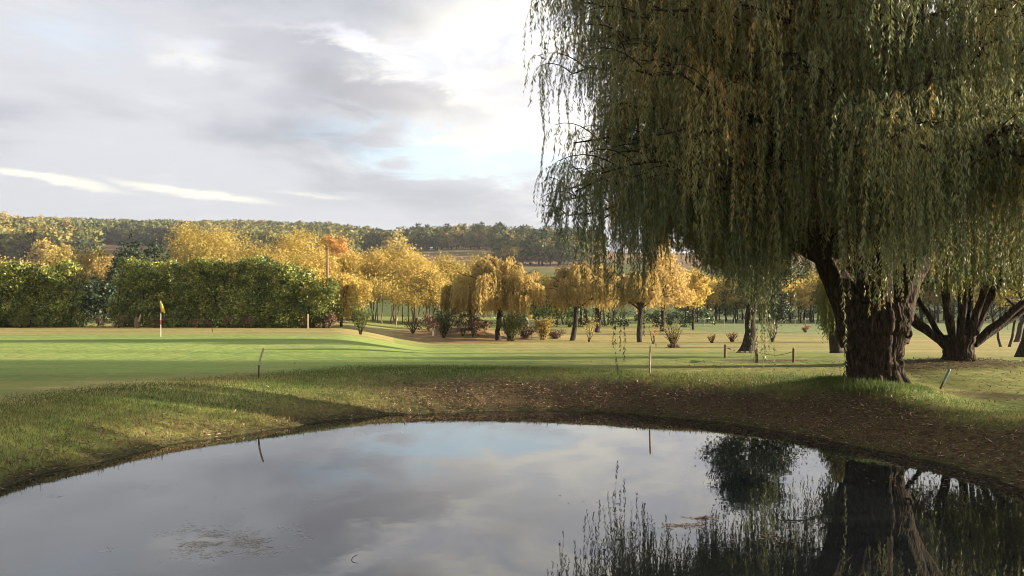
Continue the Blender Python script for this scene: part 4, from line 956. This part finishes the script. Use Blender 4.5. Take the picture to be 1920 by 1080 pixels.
# pale stump at the hedge foot
def stump():
    r0 = root('tree_stump', wp(256, 70), 'pale cut stump at the foot of the long hedge left of the flag', 'stump'); g = Geo()
    tube(g, [(0, 0, -.1), (.02, 0, .3), (-.02, 0, .7), (.1, 0, .86)], [.30, .22, .20, .16], 14, ridges=.15, lump=.15, cap=True); part('stem', g.mesh('stem', WOODM), r0)
    g = Geo(); tube(g, [(.1, 0, .5), (.3, 0, .9), (.34, 0, 1.15)], [.09, .07, .05], 10, cap=True); part('side_stem', g.mesh('side_stem', PALEW), r0)
stump()
def flagstick():
    b = at(301.5, 638, 48.8); z = hz(b[0], b[1]); r0 = root('golf_flag', (b[0], b[1], z), 'golf flagstick with a drooping yellow flag in the hole of the green', 'flag')
    g = Geo(); 
    bar('lower_pole', [(0, 0, -.1), (0, 0, .5), (0, 0, .72)], .014, WHITE, r0)
    bar('red_band', [(0, 0, .72), (0, 0, .98)], .016, REDP, r0)
    bar('middle_pole', [(0, 0, .98), (0, 0, 1.42)], .014, WHITE, r0)
    bar('red_band', [(0, 0, 1.42), (0, 0, 1.66)], .016, REDP, r0)
    bar('upper_pole', [(0, 0, 1.66), (0, 0, 2.12)], .014, WHITE, r0)
    # limp cloth
    nu, nv = 12, 14; u, v = np.meshgrid(np.linspace(0, 1, nu), np.linspace(0, 1, nv), indexing='ij')
    X = .022 + .21 * u * (.25 + .75 * np.clip(v * 1.7, 0, 1)); Z = 2.08 - .56 * v - .16 * u; Y = .05 * np.sin(u * 9 + v * 2) * u
    V = np.stack([X, Y, Z], -1).reshape(-1, 3); i = np.arange(nu - 1)[:, None] * nv; j = np.arange(nv - 1)[None]
    q = np.stack([i + j, i + nv + j, i + nv + j + 1, i + j + 1], -1).reshape(-1, 4); g.quads(V, q); o = part('flag_cloth', g.mesh('flag_cloth', FLAGM, True), r0)
    m = o.modifiers.new('thickness', 'SOLIDIFY'); m.thickness = .004
flagstick()
def far_flag():
    r0 = root('golf_flag', wp(991, 92), 'tiny far golf flag under the golden weeping willow', 'flag'); bar('pole', [(0, 0, -.1), (0, 0, 2.0)], .03, PALEW, r0)
    g = Geo(); nu = 6; u = np.linspace(0, 1, nu); V = np.concatenate([np.stack([.03 + .38 * u, .05 * np.sin(u * 7), 2.0 - .1 * u], -1), np.stack([.03 + .38 * u, .05 * np.sin(u * 7), 1.5 + .05 * u], -1)]); k = np.arange(nu - 1)
    g.quads(V, np.stack([k, k + 1, k + 1 + nu, k + nu], -1)); o = part('flag_cloth', g.mesh('flag_cloth', FLAGM, True), r0); o.modifiers.new('thickness', 'SOLIDIFY').thickness = .004
far_flag()
# three posts with barrier tape
pl = [(1359.5, 671, 646, 'left wooden post of the roped patch, tape tied at its top'), (1419, 680, 653, 'middle wooden post of the roped patch, partly behind hanging shoots'), (1488, 680, 653, 'right wooden post of the roped patch')]
tops = []
for px, b, t, lb in pl:
    d = far_d(px, 3490 / (b - HOR)); x = gx(px, d); z = hz(x, d); h = (b - t) / F * d; r0 = root('wooden_post', (x, d, z), lb, 'post', 'posts around the leaf-covered patch')
    bar('shaft', [(0, 0, -.2), (0, 0, h * .5), (.005, 0, h - .02)], .05, WOODM, r0, 14); g = Geo(); tube(g, [(.005, 0, h - .02), (.005, 0, h), (.005, 0, h + .015)], [.05, .046, .025], 14, cap=True); part('post_top', g.mesh('post_top', PALEW), r0)
    tops.append(np.array([x, d, z + h - .12]))
def tape():
    r0 = root('barrier_tape', tuple(tops[0]), 'red and white barrier tape from the left post across the pine trunk', 'tape')
    a, b = tops[0] - tops[0], tops[1] - tops[0]; n = 13; t = np.linspace(0, 1, n)[:, None]; P = a + (b - a) * t; P[:, 2] += .02 - .10 * np.sin(pi * t[:, 0]); P[:, 1] -= .08
    for k in range(n - 1):
        g = Geo(); w = .035; ang_ = k * .35; off = np.array([0, sin(ang_) * w, cos(ang_) * w]); off2 = np.array([0, sin(ang_ + .35) * w, cos(ang_ + .35) * w])
        g.quads(np.array([P[k] - off, P[k + 1] - off2, P[k + 1] + off2, P[k] + off]), np.array([[0, 1, 2, 3]])); o = part('red_stripe' if k % 2 else 'white_stripe', g.mesh('stripe', REDP if k % 2 else WHITE), r0); o.modifiers.new('thickness', 'SOLIDIFY').thickness = .002
tape()
def rope():
    r0 = root('rope', tuple(tops[1]), 'thin slack cord between the middle and right wooden posts', 'rope'); b = tops[2] - tops[1]; t = np.linspace(0, 1, 14)[:, None]; P = b * t; P[:, 2] -= .14 * np.sin(pi * t[:, 0])
    g = Geo(); tube(g, P, .010, 6); part('cord', g.mesh('cord', WOODM), r0)
rope()
# utility pole
def util_pole():
    d = 92; x = gx(614, d); z = hz(x, d); H = CAMH - (467 - HOR) / F * d - z; r0 = root('utility_pole', (x, d, z), 'tall bare wooden pole standing among the yellow trees', 'pole')
    bar('shaft', [(0, 0, -.3), (0, 0, H * .5), (0, 0, H)], np.array([.17, .14, .11]), WOODM, r0, 14)
    g = Geo(); tube(g, [(0, 0, H), (0, 0, H + .08)], [.15, .05], 14, cap=True); part('cap', g.mesh('cap', DARKW), r0)
util_pole()
# plank lying by the big trunk
def plank():
    p = at(1558, 712, 22.6); x, y = p[0], p[1]; z = hz(x, y) + .04; r0 = root('plank', (x, y, z), 'dark plank lying on the bank left of the big willow trunk', 'plank', rz=.1)
    g = Geo(); sx, sy, sz = .36, .08, .022; V = np.array([(a * sx, b * sy, c * sz) for a in (-1, 1) for b in (-1, 1) for c in (-1, 1)]); Q = np.array([(0, 1, 3, 2), (4, 6, 7, 5), (0, 4, 5, 1), (2, 3, 7, 6), (0, 2, 6, 4), (1, 5, 7, 3)])
    g.quads(V, Q); o = part('board', g.mesh('board', DARKW), r0); m = o.modifiers.new('bevel', 'BEVEL'); m.width = .006
plank()
# far fence posts
fp = None; fgp = 'small posts of the fence across the far field'
for i, (px, d) in enumerate([(1320 + k * 19, 74 + k * .4 - .35 * max(0, k - 4)) for k in range(13)] + [(1700 + k * 27, 62 + k * .5) for k in range(8)]):
    d = far_d(px, d); x = gx(px, d); loc = (x, d, hz(x, d)); lb = 'thin grey fence post on the far field ' + ('left of the pine' if px < 1400 else 'between the pine and the big willow' if px < 1590 else 'behind the multi-stemmed willow')
    if fp is None:
        fp = root('fence_post', loc, lb, 'post', fgp); bar('shaft', [(0, 0, -.1), (0, 0, .45), (0, 0, .9)], .035, GREYP, fp, 6); t = fp
    else: t = copy_thing(fp, loc, lb)
    t['label'] = 'thin grey fence post'; note((None, 'behind the pine' if i < 13 else 'behind the multi-stemmed willow'), t)
# ---- far hedge bank behind the far lawn
tree('dark_hedge', 1120, 108, 'low dark hedge beyond the far lawn between the golden trees', 2.6, 7, .1, 'laurel', 4200, .28, cat='hedge', lobes=[(x, 0, 1.2, 1.6, 1.0, 1.2) for x in np.arange(-12, 16, 1.9)], tint=(.2, .2), r=.08)
tree('dark_hedge', 1750, 140, 'long dark hedge line at the far end of the right-hand field', 2.6, 7, .1, 'laurel', 9000, .34, cat='hedge', lobes=[(x, 0, 1.2, 2.0, 1.0, 1.4) for x in np.arange(-42, 40, 2.4)], tint=(.2, .2), r=.08)

# ------------------------------------------------------------------ grass blades and fallen leaves on the bank
def scatter(n, xr, yr): return rng.uniform(*xr, n), rng.uniform(*yr, n)
def grass():
    g = Geo(); x, y = scatter(900000, (-16, 17), (9.5, 30)); px = 960 + F * x / y
    s, d = pond_param(x, y); nz = fbm(x * .8, y * .8, 0, 3, 91); n2 = fbm(x * .35, y * .35, 0, 4, 51)
    lit = sstep(-.42, .25, (x + 3.2) / 9 + (n2 - .5) * .55) * sstep(.84, .5, s + (n2 - .5) * .5)
    keep = (s > .05) & (s < 1.5) & (px > -40) & (px < 1960) & (rng.uniform(size=len(x)) < (.55 * (1 - .93 * lit) * (.35 + nz) * sstep(1.5, 1.1, s) * np.where(x > 9, .8, 1)) + .5 * (np.hypot(x - 9.7, y - 22) < 1.9 * nz + .6))
    x, y, s, nz = x[keep], y[keep], s[keep], nz[keep]; z = height(x, y); n = len(x); print('grass', n)
    P = np.stack([x, y, z - .005], -1); D = unit(np.stack([rng.normal(0, .45, n), rng.normal(0, .45, n), np.ones(n)], -1))
    L = .075 * rng.uniform(.5, 1.5, n) * (1.15 - .6 * sstep(.8, 1.3, s)); tall = rng.uniform(size=n) < .012; L = np.where(tall, L * 2.2, L)
    L = np.where(np.hypot(x - 9.7, y - 22) < 1.9, L * 1.9, L)
    dryness = sstep(.45, .1, s) * .35 + (fbm(x * .6, y * .6, 0, 3, 15) - .5) * .9
    leafquads(g, P, D, L, .010, np.clip(.42 + dryness + rng.normal(0, .16, n), 0, 1))
    o = part('grass', g.mesh('grass', MAT['grass'])); tag(o, 'rough grass growing on the pond bank', 'grass', None, 'stuff')
grass()
def litter():
    g = Geo(); x, y = scatter(330000, (-9, 18), (9.5, 31)); px = 960 + F * x / y
    s, d = pond_param(x, y); n2 = fbm(x * .35, y * .35, 0, 4, 51)
    lit = sstep(-.42, .25, (x + 3.2) / 9 + (n2 - .5) * .55) * sstep(.92, .5, s + (n2 - .5) * .5)
    lit = np.maximum(lit, .5 * sstep(2.6, 1.0, np.hypot((x - 15.6) / 1.8, (y - 28.6) / .8)))
    lit = np.maximum(lit, .6 * sstep(.9, .3, np.hypot((x - 9.6) / 2.7, (y - 31.6) / 1.1)))
    lit = np.maximum(lit, .06 * (x > 6)); lit = np.maximum(lit, .012 * (s > .9)); lit = np.maximum(lit, .75 * sstep(.62, .12, s + (n2 - .5) * .5) * (x < 3))
    keep = (s > .0) & (px > -40) & (px < 1960) & (rng.uniform(size=len(x)) < lit * .62)
    x, y, s = x[keep], y[keep], s[keep]; z = height(x, y); n = len(x); print('litter', n)
    P = np.stack([x, y, z + rng.uniform(.004, .03, n)], -1); D = unit(np.stack([rng.normal(0, 1, n), rng.normal(0, 1, n), rng.normal(.08, .22, n)], -1))
    S = np.stack([rng.normal(0, .4, n), rng.normal(0, .4, n), np.ones(n)], -1)
    leafquads(g, P, D, .115 * rng.uniform(.5, 1.3, n), .024, np.clip(.5 + .26 * rng.normal(size=n), 0, 1), S)
    o = part('fallen_leaves', g.mesh('fallen_leaves', MAT['litter'])); tag(o, 'fallen willow leaves covering the bank below the trees', 'leaves', None, 'stuff')
litter()
# scum and leaves floating on the pond
def floating():
    SC = foliage_mat('floating_scum', [(0, (.25, .23, .20)), (1, (.60, .56, .50))], .05, .7, .2)
    def wat(px, py): d = CAMH * F / (py - HOR); return gx(px, d), d
    g = Geo(); P = []
    for px, py, wx, wy, n in ((390, 1015, 75, 26, 1300), (470, 1020, 60, 22, 700), (545, 1003, 40, 14, 110), (420, 1045, 40, 10, 90), (215, 1032, 22, 4, 40), (110, 930, 20, 4, 25), (300, 912, 50, 8, 25), (520, 940, 120, 30, 25)):
        for _ in range(n):
            u = px + rng.normal(0, wx * .5); v = py + rng.normal(0, wy * .5); x, y = wat(u, min(max(v, 900), 1090))
            if fbm(np.array([x * 2.3]), np.array([y * 2.3]), 0, 3, 5)[0] > .47: P.append((x, y, .004))
    P = np.array(P); n = len(P); D = unit(np.stack([rng.normal(0, 1, n), rng.normal(0, .8, n), np.zeros(n)], -1)); S = np.tile((0, 0, 1.), (n, 1))
    leafquads(g, P, D,   .09 * rng.uniform(.3, 1.5, n), .008, rng.uniform(0, 1, n), S)
    tag(part('pond_scum', g.mesh('pond_scum', SC)), 'pale scum floating on the near left part of the pond', 'scum', None, 'stuff')
    g = Geo(); P = []
    for px, py, wx, wy, n in ((1320, 972, 22, 3, 90), (1285, 985, 35, 4, 90), (1450, 1010, 60, 10, 20), (1230, 990, 80, 16, 22), (1110, 940, 60, 20, 10), (1760, 905, 90, 26, 90), (1600, 862, 110, 14, 90), (1400, 822, 110, 8, 60), (1000, 800, 160, 8, 26), (700, 812, 120, 8, 20)):
        for _ in range(n): x, y = wat(px + rng.normal(0, wx * .6), py + rng.normal(0, wy * .6)); P.append((x, y, .005))
    P = np.array(P); n = len(P); D = unit(np.stack([rng.normal(0, 1, n), rng.normal(0, .8, n), np.zeros(n)], -1)); S = np.tile((0, 0, 1.), (n, 1))
    leafquads(g, P, D, .08 * rng.uniform(.5, 1.3, n), .02, rng.uniform(.6, 1, n), S)
    tag(part('floating_leaves', g.mesh('floating_leaves', MAT['litter'])), 'fallen leaves floating on the dark right part of the pond', 'leaves', None, 'stuff')
    x, y = wat(662, 1050); r0 = root('twig', (x, y, .0), 'small dark twig sticking out of the water near the bottom edge', 'twig'); T = Geo()
    tube(T, [(-.02, 0, -.03), (-.015, 0, .01), (-.005, .01, .03), (.03, .03, .045), (.05, .04, .05)], [.005, .005, .004, .004, .003], 6); part('stem', T.mesh('stem', DARKW), r0)
    x, y = wat(283, 833)
    g = Geo(); P = []; 
floating()

# ------------------------------------------------------------------ the air between here and the hills
def haze():
    x0, x1, y0, y1, z0, z1 = -2300, 2300, -2300, 2300, -12, 150
    me = bpy.data.meshes.new('haze'); me.from_pydata([(a, b, c) for a in (x0, x1) for b in (y0, y1) for c in (z0, z1)], [], [(0, 1, 3, 2), (4, 6, 7, 5), (0, 4, 5, 1), (2, 3, 7, 6), (0, 2, 6, 4), (1, 5, 7, 3)])
    m, nt = new_mat('haze'); v = nt.nodes.new('ShaderNodeVolumePrincipled'); v.inputs['Color'].default_value = (.86, .91, 1, 1); v.inputs['Density'].default_value = .00011; v.inputs['Anisotropy'].default_value = .2
    o = nt.nodes.new('ShaderNodeOutputMaterial'); nt.links.new(v.outputs[0], o.inputs['Volume']); me.materials.append(m)
    h = bpy.data.objects.new('haze', me); COL.objects.link(h); h['kind'] = 'stuff'; h['label'] = 'thin evening haze lying between the lawn and the far hills'; h['category'] = 'haze'
haze()

for t in COPSE: note((None, 'in the copse right of the yellow bush'), t)
label_rows()
